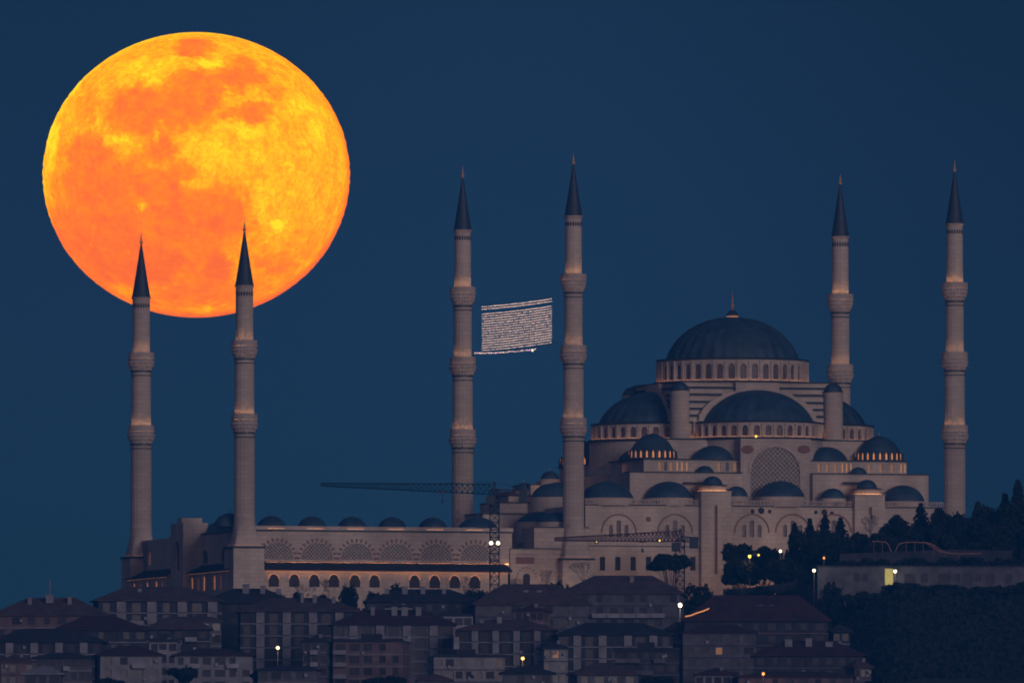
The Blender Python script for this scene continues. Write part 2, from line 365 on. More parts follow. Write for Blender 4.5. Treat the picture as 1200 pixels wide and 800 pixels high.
# ------------------------------------------------------------------ mosque : prayer hall
MO = thing('mosque', 'great stone mosque with a large lead dome, half domes and small corner domes', 'mosque', O, TH)
CU, CV, HS = 58.0, 49.0, 20.7
def panes_out(panes, parent, default):
    for pm, mt in panes: pm.build('window', mt or default, parent)
def finial(c, z, h, parent, name='finial', lit=True, m=None):
    f = MB(); k = h
    prof = [(.30*k/4, z), (.34*k/4, z+.02*k), (.10*k/4, z+.12*k), (.26*k/4, z+.2*k), (.40*k/4, z+.28*k), (.22*k/4, z+.36*k), (.08*k/4, z+.42*k), (.22*k/4, z+.5*k), (.24*k/4, z+.55*k),
            (.06*k/4, z+.62*k), (.15*k/4, z+.70*k), (.05*k/4, z+.76*k), (.03*k/4, z+k)]
    f.lathe(prof, 10, c)
    return f.build(name, m or ('goldglow' if lit else 'gold'), parent, True)
def drum_full(name, c, r, z0, z1, nwin, half, sillf, parent, a_start=0, pmat='glass_hall', frac=1.0, litset=None, depth=.5, buttress=True):
    mb = MB(); panes = []
    circ = 2*pi*r; w = circ/nwin; h = z1-z0
    k0 = 0
    for k in range(nwin):
        cx = (k+.5)*w
        a = a_start+cx/r
        vis = (cos(a)*(-sin(TH)) - 0) # filled below
        wy = sin(TH)*cos(a)+cos(TH)*sin(a)          # world y of the outward normal
        wx = cos(TH)*cos(a)-sin(TH)*sin(a)
        spg = z0+h*.80-half
        p_ = panes if wy < .12 else None
        strip(mb, ring_map(c, r, a_start), k*w, (k+1)*w, z0, z1, [(cx, half, z0+h*sillf, spg, True, (litset and litset(k)) or pmat)], depth, step=w/3, panes=p_)
        if buttress:
            aa = a_start+k*w/r
            f = ring_map(c, r+.35, aa)
            ww = .28
            b = [f(-ww, z0, 0), f(ww, z0, 0), f(ww, z0, .4), f(-ww, z0, .4), f(-ww, z1-.35, 0), f(ww, z1-.35, 0), f(ww, z1-.35, .4), f(-ww, z1-.35, .4)]
            mb.add(b, [(0,1,5,4),(1,2,6,5),(3,0,4,7),(4,5,6,7)])
    o = mb.build(name, 'stone', parent)
    panes_out(panes, o, pmat)
    lip = MB(); lip.lathe([(r-.6, z1-.02), (r+.45, z1), (r+.5, z1+.28), (r-.8, z1+.5)], 72, c); lip.build('cornice', 'edge', o)
    if r > 10:
        lt = MB(); lt.lathe([(r+.62, z0-.03), (r+.70, z0-.03), (r+.70, z0+.03), (r+.62, z0+.03)], 60, c); lt.build('glow_strip', 'softstrip', o)
    low = MB(); low.lathe([(r-.6, z0-.35), (r+.7, z0-.35), (r+.75, z0-.05), (r+.98, z0-.04), (r+1.0, z0+.22), (r+.86, z0+.22), (r+.84, z0-.05), (r-.5, z0-.04)], 72, c); low.build('ledge', 'edge', o)
    return o
def dome(name, c, r, h, z, parent, n=72, fin=0, k=18, lit=False, pw=1.0, ribs=0, m='lead'):
    mb = MB(); md_ = None
    if ribs: md_ = lambda a, zz: 1+.02*abs(cos(a*ribs/2))**4
    mb.lathe(dome_prof(r, h, z, k, pw), n if not ribs else ribs*6, c, mod=md_)
    o = mb.build(name, m, parent, True)
    if fin: finial(c, z+h-.1, fin, o, lit=lit)
    return o
# main dome and its drum
zc1 = ZV(860, 420.5, CV-19.2); zc0 = ZV(860, 446.5, CV-19.2)
dr = drum_full('drum', (CU, CV), 19.4, zc0, zc1, 40, .82, .12, MO, a_start=R(4.5))
ztop = ZV(861, 371.5, CV)
md_o = dome('main_dome', (CU, CV), 17.0, ztop-zc1-.3, zc1+.3, MO, ribs=32, pw=.94)
zl = ztop-.25
lan = MB(); lan.lathe([(1.45, zl), (1.5, zl+.55)], 20, (CU, CV)); lan.build('lantern_ring', 'litwin_soft', md_o, True)
lan = MB(); lan.lathe([(1.62, zl+.56), (1.6, zl+.75), (1.35, zl+1.2), (.9, zl+1.7), (.5, zl+2.0), (.3, zl+2.1)], 20, (CU, CV)); lan.build('lantern_dome', 'cone', md_o, True)
finial((CU, CV), zl+1.8, 5.0, md_o, lit=True)
# crossing block
zb = ZV(880, 513, 27)
cb = MB(); cb.box(CU-20, CU+20, CV-20, CV+20, zb-1, zc0-.35)
cbo = cb.build('crossing_block', 'stone', MO)
slab = MB(); slab.box(CU-20.6, CU+20.6, CV-20.6, CV+20.6, zc0-.36, zc0-.06); slab.build('roof_slab', 'edge', cbo)
# stepped buttresses on the four faces, both sides
ends = [(860, 453), (844.5, 461), (834, 469.5), (825, 477.5), (817, 485.5), (810.5, 493.5)]
vface = CV-20
dists = [(UV(px, vface)-(CU-20.7), ZV(px, py, vface)) for px, py in ends]
for face in range(4):
    def rt(x, y):
        a = face*pi/2; return (CU+x*cos(a)-y*sin(a), CV+x*sin(a)+y*cos(a))
    def rbox(mbx, x0, x1, y0, y1, za, zb_):
        P = [rt(x0, y0), rt(x1, y0), rt(x1, y1), rt(x0, y1)]
        mbx.add([(*p, za) for p in P]+[(*p, zb_) for p in P], [(0,3,2,1),(4,5,6,7),(0,1,5,4),(1,2,6,5),(2,3,7,6),(3,0,4,7)])
    for sgn in (-1, 1):
        st = MB(); cp = MB()
        for i, (d, zt) in enumerate(dists):
            zbm = dists[i+1][1] if i < 5 else zt-2.6
            e1 = 20.7-d
            x0, x1 = sorted((sgn*20.0, sgn*(e1-.3)))
            rbox(st, x0, x1, -20.25-.08*i, -19.5, zbm, zt-.5)
            x0, x1 = sorted((sgn*20.4, sgn*(e1-.1)))
            rbox(cp, x0, x1, -20.95-.1*i, -19.5, zt-.5, zt-.02)
        so = st.build('stepped_buttress', 'stone', MO); cp.build('step_cap', 'edge', so)
    gw = MB(); prof = []
    for i, (d, zt) in enumerate(dists):
        e1 = 20.7-d; zn = dists[i+1][1] if i < 5 else zt-3
        top_ = zc0-.4 if i == 0 else zt
        rbox(gw, -e1, e1, -21.7, -20.0, zn, top_)
    gw.build('gable_wall', 'stone', MO)
    # stone arch band rising over the half dome
    ab = MB(); r1, r0 = 15.9, 14.5
    zs = ZV(888, 494, vface)
    hh = ZV(888, 455.5, vface)-zs
    pr_ = [(r1*cos(pi*i/28), max(0, 1)*(hh)*sin(pi*i/28)) for i in range(29)]
    pi_ = [(r0*cos(pi*i/28), (hh-1.8)*sin(pi*i/28)) for i in range(29)]
    for (a, b, c_, d_) in zip(pr_[:-1], pr_[1:], pi_[1:], pi_[:-1]):
        q = lambda p, y: (*rt(p[0], y), zs+p[1])
        for yy0, yy1 in ((-21.95, -21.69),):
            ab.quad(q(a, yy0), q(b, yy0), q(c_, yy0), q(d_, yy0))
            ab.quad(q(b, yy0), q(a, yy0), q(a, yy1), q(b, yy1))
    ab.build('arch_band', 'stone', MO)
# half domes
hb = ZV(888, 494, CV-20.7-16.4); ht = ZV(888, 457, CV-20.7); h0 = ZV(888, 512.5, CV-20.7-16.4)
for k, (du, dv) in enumerate(((0, -HS), (-HS, 0), (HS, 0), (0, HS))):
    c = (CU+du, CV+dv)
    a0 = R(4)
    lits = {}
    d_ = drum_full('half_dome_drum', c, 16.4, h0, hb, 34, .78, .14, MO, a_start=a0)
    dome('half_dome', c, 14.6, ht-hb-.2, hb+.25, MO, ribs=28, pw=.97)
# corner weight towers
for su in (-1, 1):
    for sv in (-1, 1):
        c = (CU+su*HS, CV+sv*HS); zt = ZV(797, 457.5, CV-HS-2)
        t = MB(); t.lathe([(2.5, zb-1), (2.5, zt-.9), (2.62, zt-.88), (2.62, zt-.6), (2.5, zt-.58), (2.5, zt)], 24, c)
        t.lathe([(2.4, zt), (2.4, zt+.02)], 24, c)
        to = t.build('corner_tower', 'stone', MO, True)
        cp = MB(); cp.lathe([(2.75, zt+.03), (2.8, zt+.2)]+dome_prof(2.4, 2.1, zt+.2, 8, .85), 24, c); cp.build('tower_cap', 'lead', to, True)
# cruciform body under the half domes
z2 = h0-.36; z3 = ZV(790, 538, CV-35)
b2 = MB()
b2.box(CU-28, CU+28, CV-28, CV+28, z3-14, z2-.02)
for (du, dv) in ((0, -HS), (-HS, 0), (HS, 0), (0, HS)): b2.lathe([(17.2, z3-14), (17.2, z2)], 72, (CU+du, CV+dv))
b2o = b2.build('upper_body', 'stone', MO)
e2 = MB(); e2.box(CU-28.5, CU+28.5, CV-28.5, CV+28.5, z2-.015, z2+.28)
for (du, dv) in ((0, -HS), (-HS, 0), (HS, 0), (0, HS)): e2.lathe([(17.0, z2+.01), (17.8, z2+.01), (17.8, z2+.25), (16.9, z2+.31)], 72, (CU+du, CV+dv))
e2.build('roof_edge', 'edge', b2o)
# projecting bay with the big lattice window, on front and (same) on the sides
vb = 9.8
ub0, ub1 = UV(868, vb), UV(950, vb); zbt = ZV(908, 514, vb); zbb = ZV(908, 600, vb)
uc, zsp = UV(908.5, vb), ZV(908.5, 554, vb); ra_ = 29.2*.2184/cos(TH)
bay = MB(); wpan = []
strip(bay, lambda x, z, d: (x, vb+d, z), ub0, ub1, zbb, zbt, [(uc, ra_, ZV(908, 582, vb), zsp, True)], .7, panes=wpan)
bay.quad((ub0, vb, zbb), (ub0, vb, zbt), (ub0, CV-20, zbt), (ub0, CV-20, zbb)); bay.quad((ub1, vb, zbt), (ub1, vb, zbb), (ub1, CV-20, zbb), (ub1, CV-20, zbt))
bay.quad((ub0, vb, zbt), (ub1, vb, zbt), (ub1, CV-20, zbt), (ub0, CV-20, zbt))
bayo = bay.build('window_bay', 'stone', MO)
for pm, _ in wpan: wo = pm.build('great_window', 'glass', bayo)
# arch moulding
am = MB()
for i in range(24):
    A = [(rr*cos(pi*t/24), rr*sin(pi*t/24)) for rr in (ra_+.05, ra_+.75) for t in (i, i+1)]
    q = [(uc+x, vb-.18, zsp+z*1.0) for x, z in A]
    am.quad(q[0], q[1], q[3], q[2]); am.quad(q[2], q[3], (q[3][0], vb, q[3][2]), (q[2][0], vb, q[2][2]))
am.build('arch_moulding', 'stone_fine', bayo)
def lattice(uc, zs, r, zlo, pitch, bw, vpl, n_arc=1, mt='stone_fine', parent=None, th=.12):
    """diagonal stone lattice clipped to an arch (half circle radius r over a rectangle down to zlo)"""
    mb = MB()
    def inside(x, z): return (abs(x) < r and z >= zlo-zs and z <= 0) or (z > 0 and x*x+z*z < r*r)
    for s in (-1, 1):
        k = -60
        while k < 60:
            c0 = k*pitch; k += 1
            seg = None; t = -r*2.6; stp = .12
            while t <= r*2.6:
                x, z = t, s*t+c0
                if inside(x, z):
                    if seg is None: seg = (x, z)
                    last = (x, z)
                elif seg is not None:
                    if abs(last[0]-seg[0]) > .1: mb.bar((uc+seg[0], vpl, zs+seg[1]), (uc+last[0], vpl, zs+last[1]), bw)
                    seg = None
                t += stp
    return mb.build('lattice', mt, parent)
lattice(uc, zsp, ra_, ZV(908, 582, vb), 1.22, .17, vb+.35, parent=bayo)
for pxr in (876, 942):      # round relief medallions beside the arch
    uu = UV(pxr, vb); mz = ZV(pxr, 526.5, vb); md2 = MB()
    for rr in (1.5, .75):
        md2.add([(uu+rr*cos(2*pi*i/20), vb-.1-(.1 if rr < 1 else 0), mz+rr*.62*sin(2*pi*i/20)) for i in range(20)]+[(uu+(rr+.25)*cos(2*pi*i/20), vb-.01, mz+(rr+.25)*.62*sin(2*pi*i/20)) for i in range(20)],
                [tuple(range(20))[::-1]]+[(i, (i+1) % 20, 20+(i+1) % 20, 20+i) for i in range(20)])
    md2.build('medallion', 'stone_red', bayo)
# level of the corner domes (with lit slim windows)
B3 = (CU-35.4, CU+35.4, CV-37.0, CV+37.0)
z31, z30 = ZV(790, 538.5, B3[2]), ZV(790, 553, B3[2])
b3 = MB(); pans = []
def wmap_front(v): return lambda x, z, d: (x, v+d, z)
def wmap_left(u): return lambda x, z, d: (u+d, -x, z)       # x runs along -v, outward normal -u
def slim(xa, xb, n, half, zlo, zhi, lit): return [(xa+(xb-xa)*(i+.5)/n, half, zlo, zhi-half, True, lit(i)) for i in range(n)]
lz0, lz1 = z30+.4, z31-.5
ops = []
for grp, li in (((739, 760), 0), ((770, 790), 0), ((791, 808), 1), ((838, 866), 0)):
    ua, ub = UV(grp[0], B3[2]), UV(grp[1], B3[2])
    ops += slim(ua, ub, 3, .22 if li else .42, lz0, lz1, (lambda i: 'litwin_soft') if li else (lambda i: 'litwin_dim' if i % 2 == 0 else 'glass_hall'))
ops = [o for o in ops if o[0] > B3[0]+.6 and o[0]+o[1] < ub0-.1]
strip(b3, wmap_front(B3[2]), B3[0], ub0, z30, z31, ops, .3, panes=pans)
ops = []
for grp, li in (((955, 984), 0), ((985, 1000), 1), ((1012, 1052), 0), ((1054, 1063), 1)):
    ua, ub = UV(grp[0], B3[2]), UV(grp[1], B3[2]); nn = 2 if grp[1]-grp[0] < 12 else 3
    ops += slim(ua, ub, nn, .22 if li else .42, lz0, lz1, (lambda i: 'litwin_soft') if li else (lambda i: 'litwin_dim'))
strip(b3, wmap_front(B3[2]), ub1, B3[1], z30, z31, ops, .3, panes=pans)
ops = []
for pxc in (733, 708):
    vv = (CU-35.4)*cos(TH); vv = ((B3[0])*cos(TH)-(pxc-672)*.2184)/sin(TH)
    ops += [(-vv-2.0, .5, lz0, lz1-.5, True, 'litwin_soft'), (-vv, .5, lz0, lz1-.5, True, 'litwin_soft'), (-vv+2.0, .5, lz0, lz1-.5, True, 'litwin_dim')]
ops.sort()
strip(b3, wmap_left(B3[0]), -B3[3], -B3[2], z30, z31, ops, .3, panes=pans)
b3.quad((B3[1], B3[2], z30), (B3[1], B3[3], z30), (B3[1], B3[3], z31), (B3[1], B3[2], z31))
b3.quad((B3[1], B3[3], z30), (B3[0], B3[3], z30), (B3[0], B3[3], z31), (B3[1], B3[3], z31))
b3o = b3.build('gallery_storey', 'stone', MO); panes_out(pans, b3o, 'glass_hall')
e3 = MB(); e3.box(B3[0]-.5, B3[1]+.5, B3[2]-.5, B3[3]+.5, z31, z31+.28); e3.box(B3[0]-.9, B3[1]+.9, B3[2]-.9, B3[3]+.9, z30-.3, z30-.01); e3.build('roof_edge', 'edge', b3o)
# corner domes with glowing dormers
for (cu, cv) in ((26.6, 17.6), (88.0, 18.6), (27.5, 80.4), (88.5, 80.4)):
    zd = ZV(765, 537, 12)+.05; r = 5.75; hd = 6.6
    dm = MB()
    fl = lambda a, z, zd=zd: 1+(.05*abs(cos(a*12))*max(0, 1-(z-zd)/3.2))
    prof = [(r, zd-.3), (r, zd+.1), (r*1.0, zd+1.2), (r*.95, zd+2.3), (r*.86, zd+3.4), (r*.72, zd+4.5), (r*.52, zd+5.5), (r*.28, zd+6.2), (.05, zd+6.6)]
    dm.lathe(prof, 96, (cu, cv), mod=fl)
    do = dm.build('corner_dome', 'lead', MO, True)
    zz = zd+.25
    for k in range(24):
        a = 2*pi*(k+.5)/24+pi/24
        wy = sin(TH)*cos(a)+cos(TH)*sin(a)
        if wy > .1: continue
        f = ring_map((cu, cv), r+.5, a)
        w_ = .25; hgt = 1.6
        fr = MB(); pts = [(-w_, 0), (w_, 0), (w_, hgt-.35), (0, hgt+.25), (-w_, hgt-.35)]
        fr.add([f(x, zz+z, 0) for x, z in pts], [(0, 1, 2, 3, 4)])
        po = fr.build('dormer_window', 'litwin', do)
        rb = MB()      # lead hood and cheek between the dormers
        a2 = a+pi/24
        g = ring_map((cu, cv), r+.85, a2)
        rb.add([g(-.28, zz-.3, 0), g(.28, zz-.3, 0), g(.28, zz+1.7, .2), g(-.28, zz+1.7, .2), g(-.28, zz-.3, 1), g(.28, zz-.3, 1), g(.28, zz+2.2, 1), g(-.28, zz+2.2, 1)],
               [(0,1,2,3), (0,3,7,4), (1,5,6,2), (3,2,6,7)])
        rb.build('dome_rib', 'lead', do)
    finial((cu, cv), zd+6.5, 1.4, do, lit=False)
# exedra half domes
for (cu, cv, r) in ((CU-14.8, 18.2, 5.6), (CU+15.6, 18.2, 5.6), (29.5, 36, 6.2), (29.5, 62, 6.2), (87.5, 36, 6), (87.5, 62, 6)):
    dome('exedra_dome', (cu, cv), r, 3.7, z31+.2, MO, n=40)
for (cu, cv, r, h) in ((UV(826, 10.5), 10.6, 2.4, 2.0), (UV(1006, 10.5), 10.6, 2.3, 2.0)):
    dome('stair_dome', (cu, cv), r, h, ZV(826, 554.5, 10.5), MO, n=24)
# level 4
B4 = (17.6, 98.0, 8.0, 90.0)
z41, z40 = ZV(790, 556, B4[2]), ZV(790, 600, B4[2])
b4 = MB(); b4.box(B4[0], ub0-.01, B4[2], B4[3], z40, z30-.305); b4.box(ub1+.01, B4[1], B4[2], B4[3], z40, z30-.305); b4o = b4.build('gallery_body', 'stone', MO)
e4 = MB(); e4.box(B4[0]-.35, ub0-.02, B4[2]-.35, CV-37.91, z30-.304, z30-.05); e4.box(ub1+.02, B4[1]+.35, B4[2]-.35, CV-37.91, z30-.304, z30-.05); e4.build('roof_edge', 'edge', b4o)
e5 = MB()
for pa, pb, py in ((803, 840, 564.5), (990, 1012, 564.5)):
    e5.box(UV(pa, 6), UV(pb, 6), 5.6, 8, ZV(pa, py+1.5, 6), ZV(pa, py, 6))
e5.build('porch_roof', 'edge', b4o)
# front gallery (ground block) walls
zg1 = ZV(800, 592, 0)
FU0, FU1 = 3.2, 101.0
g = MB(); pans = []
def tri_windows(pxc, py_mid, v=0):
    o = []
    for dx, hw, up in ((-9, 2.4, 0), (0, 2.8, 5), (9, 2.4, 0)):
        o.append((UV(pxc+dx, v), hw*.2184, ZV(pxc, py_mid+7, v), ZV(pxc, py_mid-5-up, v), True, 'glass_hall'))
    return o
zrow = ZV(800, 640, 0)
ta, tbx = UV(822, -1.6), UV(857, -1.6); tc_, td = UV(1002, -1.6), UV(1037, -1.6)
for (xa, xb, cen) in ((FU0, ta, (725, 791)), (tbx, tc_, (881, 929, 977)), (td, FU1, (1060,))):
    ops = []
    for c_ in cen: ops += tri_windows(c_, 622)
    ops = [o for o in ops if o[0]-o[1] > xa+.2 and o[0]+o[1] < xb-.2]
    strip(g, wmap_front(0), xa, xb, zrow, zg1, ops, .45, panes=pans)
    ops = []
    pxs = [706, 724, 742, 760, 776, 795, 812] if xa == FU0 else ([868, 886, 904, 922, 940, 958, 976, 992] if xa == tbx else [1046, 1062])
    for p in pxs: ops.append((UV(p, 0), .72, ZV(p, 668, 0), ZV(p, 652, 0), False, 'shadow'))
    strip(g, wmap_front(0), xa, xb, -12, zrow, [o for o in ops if o[0]-o[1] > xa and o[0]+o[1] < xb], .5, panes=pans)
g.quad((FU0, 0, -12), (FU0, 0, zg1), (FU0, 97, zg1), (FU0, 97, -12)); g.quad((FU1, 0, zg1), (FU1, 0, -12), (FU1, 97, -12), (FU1, 97, zg1))
g.quad((FU0, 97, zg1), (FU1, 97, zg1), (FU1, 97, -12), (FU0, 97, -12)); g.quad((FU0, .0, zg1), (FU1, .0, zg1), (FU1, 97, zg1), (FU0, 97, zg1))
go = g.build('outer_wall', 'stone', MO); panes_out(pans, go, 'glass_hall')
# blind arch mouldings, round medallions, ledges
for c_ in (725, 791, 881, 929, 977):
    am = MB(); cx = UV(c_, 0); zs = ZV(c_, 624, 0); rr0 = 4.45
    for i in range(20):
        A = [(rr*cos(pi*t/20), rr*sin(pi*t/20)) for rr in (rr0, rr0+.35) for t in (i, i+1)]
        q = [(cx+x, -.16, zs+z*1.02) for x, z in A]
        am.quad(q[0], q[1], q[3], q[2]); am.quad(q[2], q[3], (q[3][0], 0, q[3][2]), (q[2][0], 0, q[2][2])); am.quad(q[1], q[0], (q[0][0], 0, q[0][2]), (q[1][0], 0, q[1][2]))
    am.build('blind_arch', 'stone_red', go)
for (p, py, rr, mt) in ((760, 608, .7, 'stone_red'), (882, 599, .55, 'shadow'), (892, 598, .85, 'shadow'), (902, 599, .5, 'shadow'), (956, 600, .5, 'shadow'), (966, 600, .8, 'shadow'), (975, 601, .5, 'shadow')):
    m_ = MB(); cx, zz = UV(p, 0), ZV(p, py, 0)
    m_.add([(cx+rr*cos(2*pi*i/16)*f_, -.01-.12*(1-k), zz+rr*sin(2*pi*i/16)*f_) for k, f_ in ((0, .8), (1, 1)) for i in range(16)], [tuple(range(16))[::-1]]+[(i, (i+1) % 16, 16+(i+1) % 16, 16+i) for i in range(16)])
    m_.build('oculus', mt, go)
lg = MB(); lg.box(FU0-.3, FU1+.3, -.35, 0, zg1-.12, zg1+.14); lg.box(FU0, ta, -.15, -.002, zrow-.1, zrow+.08); lg.build('wall_cornice', 'edge', go)
# balustrade along the edge: coping + balusters
bl = MB(); zt = zg1+1.45
for (xa, xb) in ((FU0, ta-.1), (tbx+.1, tc_-.1), (td+.1, FU1)):
    bl.box(xa, xb, .25, .5, zt-.16, zt); bl.box(xa, xb, .2, .55, zg1+.14, zg1+.3)
    x = xa+.3
    while x < xb: bl.box(x-.14, x+.14, .28, .47, zg1+.3, zt-.16); x += .62
bl.build('balustrade', 'stone_fine', MO)
# glow strip behind the balustrade, lighting the parapet and the domes' drums
gl = MB()
for (pa, pb) in ((790, 818), (860, 884), (905, 940), (958, 996), (1042, 1076)):
    gl.box(UV(pa, 1.2), UV(pb, 1.2), 1.2, 1.3, zg1+.2, zg1+.28)
gl.build('glow_strip', 'striplight', MO)
# gallery domes
zgd = ZV(800, 584, 5)
for (p, r, h, cv, py) in ((711, 6.9, 4.2, 5.5, 583), (783.5, 6.1, 4.3, 5.5, 583), (863, 2.9, 2.6, 4.5, 581), (915, 6.2, 4.1, 5.0, 581.5), (976, 3.2, 2.6, 4.5, 583.5), (1058, 5.6, 4.2, 5.5, 587)):
    z_ = ZV(p, py, cv-r*.5)
    dd = MB(); dd.lathe([(r+.25, zg1-.1), (r+.25, z_-.05)], 40, (UV(p, cv), cv)); do_ = dd.build('gallery_drum', 'stone', MO, True)
    dome('gallery_dome', (UV(p, cv), cv), r, h, z_, MO, n=48)
# towers on the front
for (xa, xb, px, pytop, pd, slit) in ((ta, tbx, 835, 576, 835, (839, 592, 672)), (tc_, td, 1016, 580, 1016, (1020, 594, 603))):
    v0 = -1.6; zt = ZV(px, pytop, v0)
    t = MB(); sx = UV(slit[0], v0)
    strip(t, wmap_front(v0), xa, xb, -12, zt, [(sx, .42, ZV(px, slit[2], v0), ZV(px, slit[1], v0), False)], .5)
    t.quad((xa, v0, -12), (xa, v0, zt), (xa, 6, zt), (xa, 6, -12)); t.quad((xb, v0, zt), (xb, v0, -12), (xb, 6, -12), (xb, 6, zt)); t.quad((xa, v0, zt), (xb, v0, zt), (xb, 6, zt), (xa, 6, zt))
    t.quad((xa, 6, zt), (xb, 6, zt), (xb, 6, -12), (xa, 6, -12))
    to = t.build('front_tower', 'stone', MO)
    pn = MB(); pn.quad((sx-.42, v0+.45, ZV(px, slit[2], v0)), (sx+.42, v0+.45, ZV(px, slit[2], v0)), (sx+.42, v0+.45, ZV(px, slit[1], v0)), (sx-.42, v0+.45, ZV(px, slit[1], v0))); pn.build('slit_window', 'stone_red', to)
    cp = MB(); cp.box(xa-.2, xb+.2, v0-.2, 6.2, zt+.003, zt+.25); cp.build('roof_edge', 'stone_fine', to)
    cx = UV(px, 2.4); zq = zt+.25
    dd = MB(); dd.lathe([(3.4, zq), (3.4, zq+1.35)], 8, (cx, 2.4), a0=pi/8); dd.build('tower_drum', 'stone', to)
    cc = MB(); cc.lathe([(3.9, zq+1.36), (3.9, zq+1.55), (2.8, zq+1.75)]+dome_prof(2.6, 2.1, zq+1.8, 8), 24, (cx, 2.4)); co = cc.build('tower_dome', 'lead', to, True)
    gs = MB(); gs.lathe([(3.75, zq+.02), (3.85, zq+.10)], 24, (cx, 2.4)); gs.build('glow_strip', 'softstrip', to)
# west (courtyard side) stack of small domes and terraces
stack = [  # px centre, base py, r, h, v, drum py bottom, lit
    (644.5, 561, 2.4, 2.1, 62, 575, 1), (614, 574, 2.3, 2.0, 66, 586, 1), (646, 582, 5.2, 3.6, 40, 590, 0), (653, 570, 3.0, 1.2, 44, 577, 1), (598, 600, 3.4, 2.6, 70, 607, 1), (621, 598, 3.8, 2.8, 52, 606, 0),
    (573, 617, 5.4, 2.8, 60, 622, 0), (601, 617, 4.6, 2.7, 45, 622, 0), (632, 611, 5.8, 2.7, 26, 622, 0), (655, 611, 5.5, 2.6, 8, 622, 0)]
for (p, py, r, h, v, pd, lit) in stack:
    c = (UV(p, v), v); zt = ZV(p, py, v-r); z0 = ZV(p, pd, v-r)
    dd = MB(); dd.lathe([(r+.25, z0-3), (r+.25, zt)], 32, c); do_ = dd.build('portico_drum', 'stone', MO, True)
    dome('portico_dome', c, r, h, zt+.02, MO, n=36, fin=1.2 if r < 5 else 0)
    if lit:
        q = MB(); q.lathe([(r+.9, z0-.1), (r+.95, z0+.03)], 24, c); q.build('glow_strip', 'striplight', do_)
tr = MB()
for (pa, pb, pt, v) in ((596, 668, 581, 50), (584, 668, 589, 42), (622, 672, 568, 62), (566, 672, 602, 32), (600, 676, 577, 70)):
    ua, ub = UV(pa, v), UV(pb, v); tr.box(ua, ub, v, v+16, 2, ZV(pa, pt, v))
tro = tr.build('portico_terrace', 'stone', MO)
tre = MB()
for (pa, pb, pt, v) in ((596, 668, 581, 50), (584, 668, 589, 42), (622, 672, 568, 62), (566, 672, 602, 32), (600, 676, 577, 70)):
    ua, ub = UV(pa, v), UV(pb, v); z = ZV(pa, pt, v); tre.box(ua-.2, ub+.2, v-.25, v+16, z+.003, z+.28)
tre.build('roof_edge', 'edge', tro)
# entrance block between courtyard and hall (inscription panel, arched door)
zE = ZV(640, 618, -.5)
en = MB(); pans = []
e0, e1 = UV(598, -.6), UV(690, -.6)
ops1 = [(UV(617, -.6), .95, -4, ZV(617, 676, -.6), True, 'shadow')]
strip(en, wmap_front(-.6), e0, e1, -12, ZV(640, 643, -.6), ops1, .6, panes=pans)
en.box(UV(626, -.6), e1+0, -.6, 10, ZV(640, 643, -.6), zE)
en.quad((e0, -.6, -12), (e0, -.6, ZV(640, 643, -.6)), (e0, 8, ZV(640, 643, -.6)), (e0, 8, -12))
en.quad((e0, -.6, ZV(640, 643, -.6)), (e1, -.6, ZV(640, 643, -.6)), (e1, 8, ZV(640, 643, -.6)), (e0, 8, ZV(640, 643, -.6)))
eno = en.build('entrance_block', 'stone', MO); panes_out(pans, eno, 'shadow')
q = MB(); q.box(e0, e1, -.85, -.6, ZV(640, 643, -.6), ZV(640, 642, -.6)); q.box(UV(626, -.6)-.2, e1, -.85, -.6, zE, zE+.25); q.build('wall_cornice', 'edge', eno)
q = MB(); q.box(UV(604.5, -.6), UV(626, -.6), -.72, -.602, ZV(640, 660.5, -.6), ZV(640, 652.5, -.6)); q.build('inscription_panel', 'stone_red', eno)
q = MB(); q.box(UV(604, -.6), UV(626.5, -.6), -.66, -.601, ZV(640, 649.8, -.6), ZV(640, 649, -.6)); q.build('panel_moulding', 'stone_red', eno)
q = MB(); dx_, dz_ = UV(617, -.6), ZV(617, 676, -.6)
for i in range(9):
    a = pi*i/8; rr = 2.5
    q.box(dx_+rr*cos(a)-.22, dx_+rr*cos(a)+.22, -.68, -.601, dz_+rr*sin(a)-.22, dz_+rr*sin(a)+.22)
q.build('voussoirs', 'stone_red', eno)

# warm floodlights at the foot of the walls
for fu_, fz, fe in ((UV(745, -9), -3, 420), (UV(905, -10), 0, 620), (UV(965, -10), 2, 420), (UV(640, -9), -3, 420), (UV(840, -12), -3, 260)):
    ld = bpy.data.lights.new('floodlight', 'POINT'); ld.energy = fe*1.7; ld.color = (1, .52, .26); ld.shadow_soft_size = .4
    lo = bpy.data.objects.new('floodlight', ld); COL.objects.link(lo); lo.parent = MO; lo.location = (fu_, -9.5, fz)

# ------------------------------------------------------------------ courtyard
CY = thing('courtyard_arcade', 'long low stone courtyard with latticed lunettes, arched windows and a row of small domes', 'courtyard', O, TH)
CX0, CX1 = UV(300, 0)-2, UV(600, 0)
zC1 = ZV(450, 621.5, 0); zC0 = ZV(450, 661, 0)
lun = [325, 371.5, 418, 464.5, 511, 557.5, 604]
w = MB(); pans = []
ops = []
zlb = ZV(450, 656, 0); rl = 4.25
for p in lun[:-1]: ops.append((UV(p, 0), rl, zlb, zlb+.02, True, 'shadow'))
strip(w, wmap_front(0), CX0-2, CX1, zC0-2, zC1, ops, .5, panes=pans)
LU = -88.5
w.quad((CX1, 0, zC1), (CX1, 0, -12), (CX1, 8, -12), (CX1, 8, zC1))
w.quad((LU, 0, zC1), (CX1, 0, zC1), (CX1, 8.5, zC1), (LU, 8.5, zC1)); w.quad((LU, 8.5, zC1), (CX1, 8.5, zC1), (CX1, 8.5, -12), (LU, 8.5, -12))
wo = w.build('upper_wall', 'stone', CY)
